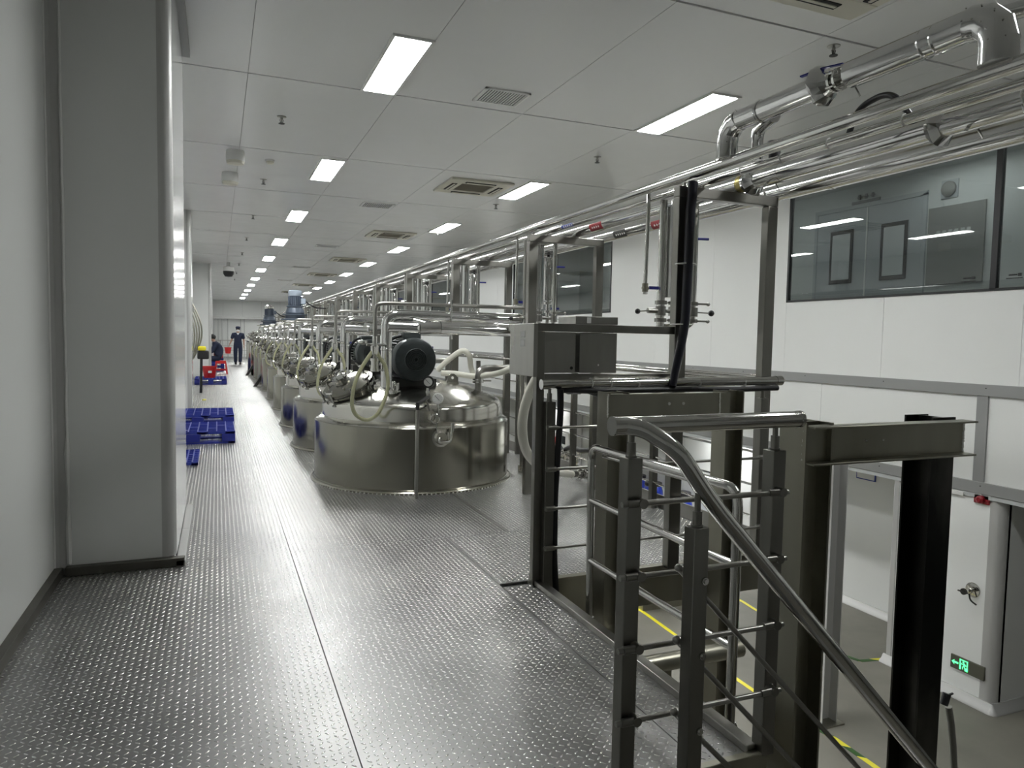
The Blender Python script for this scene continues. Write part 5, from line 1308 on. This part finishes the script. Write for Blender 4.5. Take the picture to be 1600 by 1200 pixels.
def walker(px, py, Y, lab):
    g_ = at(px, py, Z=0)
    r = empty('person', g_, lab, 'person')
    # local coordinates: facing -y
    V = [(0, 0, .93), (0, 0, 1.08), (0, 0, 1.25), (0, 0, 1.40), (0, -.01, 1.47), (0, -.015, 1.56), (0, -.02, 1.66),
         (-.10, 0, .88), (-.11, -.03, .48), (-.10, .06, .09), (.10, 0, .88), (.10, -.05, .48), (.08, -.10, .09),
         (-.19, 0, 1.39), (-.27, .0, 1.12), (-.37, -.04, .90), (.19, 0, 1.39), (.25, .02, 1.12), (.26, -.02, .87), (-.10, -.05, .03), (.08, -.21, .03)]
    E = [(0, 1), (1, 2), (2, 3), (3, 4), (4, 5), (5, 6), (0, 7), (7, 8), (8, 9), (0, 10), (10, 11), (11, 12), (3, 13), (13, 14), (14, 15), (3, 16), (16, 17), (17, 18), (9, 19), (12, 20)]
    Rr = [(.15, .11), (.14, .10), (.165, .115), (.12, .09), .055, (.078, .09), (.07, .085), .095, .062, .045, .095, .062, .045, .06, .042, .028, .06, .042, .028, .03, .03]
    skin_mesh('body', V, E, Rr, 'skin', r)
    # coverall: trunk, trousers, short sleeves
    V = [(0, 0, .93), (0, 0, 1.08), (0, 0, 1.25), (0, 0, 1.41), (-.10, 0, .86), (-.115, -.03, .48), (-.105, .055, .07), (.10, 0, .86), (.105, -.05, .48), (.085, -.10, .07), (-.2, 0, 1.385), (-.265, 0, 1.16), (.2, 0, 1.385), (.25, .01, 1.16), (0, -.008, 1.475)]
    E = [(0, 1), (1, 2), (2, 3), (0, 4), (4, 5), (5, 6), (0, 7), (7, 8), (8, 9), (3, 10), (10, 11), (3, 12), (12, 13), (3, 14)]
    Rr = [(.175, .135), (.165, .125), (.19, .135), (.145, .11), .115, .09, .078, .115, .09, .078, .09, .075, .09, .075, .075]
    skin_mesh('coverall', V, E, Rr, 'navy', r)
    c = g_
    def P(x, y, z): return (c.x+x, c.y+y, c.z+z)
    MB().prism([(c.x-.06, 1.44), (c.x, 1.36), (c.x+.06, 1.44), (c.x+.02, 1.45), (c.x, 1.41), (c.x-.02, 1.45)], c.y-.135, c.y-.125).build('collar', 'mask', r)
    MB().lathe(P(0, -.02, 1.665), [(.098, 0), (.105, .03), (.10, .06), (.07, .085), (0, .09)], 20).box(c.x-.075, c.x+.075, c.y-.20, c.y-.09, 1.665, 1.68).build('cap', 'navy', r)
    MB().sph(P(0, -.055, 1.565), .07, 14, (.95, .85, .75)).build('face_mask', 'mask', r)
    MB().sph(P(-.03, -.118, 1.632), .009, 8).sph(P(.03, -.118, 1.632), .009, 8).build('eyes', 'hair', r)
    MB().sph(P(0, .0, 1.64), .095, 14, (1, 1, .9)).build('hair', 'hair', r)
    for s_, (x, y) in ((-1, (-.10, -.03)), (1, (.085, -.18))):
        MB().sph(P(x, y, .05), .055, 12, (.95, 2.2, .9)).build('shoe', 'hair', r)
    hand(r, (-.37, -.04, .90), (-.25, -.1, -1), (0, 1, 0), True); hand(r, (.26, -.02, .87), (0, -.15, -1), (0, 1, 0))
    return r, g_
wk, g_ = walker(372, 569.5, 0, 'masked worker in navy coveralls and cap walking with a red bucket in hand')
bucket((g_.x-.43, g_.y-.06, .50), 'red bucket carried by the walking masked worker', .27, .15)
# seated worker, seen from the side against the pillar
sw = empty('person', (.06, 26.7, 0), 'seated worker in navy bent forward on the red stool, partly behind the pillar', 'person')
V = [(0, 0, .56), (-.03, 0, .72), (-.08, 0, .90), (-.16, 0, 1.05), (-.20, 0, 1.12), (-.24, 0, 1.20), (-.25, 0, 1.28), (-.08, -.10, .53), (-.48, -.11, .52), (-.46, -.11, .09), (-.08, .10, .53), (-.48, .11, .52), (-.46, .11, .09), (-.14, -.18, 1.03), (-.25, -.22, .78), (-.48, -.16, .68), (-.14, .18, 1.03), (-.25, .22, .78), (-.48, .16, .68), (-.58, -.11, .04), (-.58, .11, .04)]
E = [(0, 1), (1, 2), (2, 3), (3, 4), (4, 5), (5, 6), (0, 7), (7, 8), (8, 9), (0, 10), (10, 11), (11, 12), (3, 13), (13, 14), (14, 15), (3, 16), (16, 17), (17, 18), (9, 19), (12, 20)]
Rr = [(.13, .15), (.12, .14), (.13, .16), (.10, .13), .055, .08, .075, .09, .06, .045, .09, .06, .045, .06, .042, .03, .06, .042, .03, .03, .03]
skin_mesh('body', V, E, Rr, 'skin', sw)
V2, E2 = V[:4]+V[7:19]+[(-.195, 0, 1.125)], [(0, 1), (1, 2), (2, 3), (0, 4), (4, 5), (5, 6), (0, 7), (7, 8), (8, 9), (3, 10), (10, 11), (11, 12), (3, 13), (13, 14), (14, 15), (3, 16)]
skin_mesh('coverall', V2, E2, [(.17, .19), (.15, .17), (.155, .19), (.125, .155), .115, .088, .07, .115, .088, .07, .095, .075, .05, .095, .075, .05, .075], 'navy', sw)
MB().sph((-.17, 26.7, 1.27), .10, 14, (1, .9, 1)).build('hair', 'hair', sw)
for y in (26.59, 26.81): MB().sph((-.47, y, .05), .05, 10, (2.2, .95, .9)).build('shoe', 'hair', sw)
for s_ in (-1, 1): hand(sw, (-.48, .16*s_, .68), (-1, 0, -.3), (0, s_, 0))
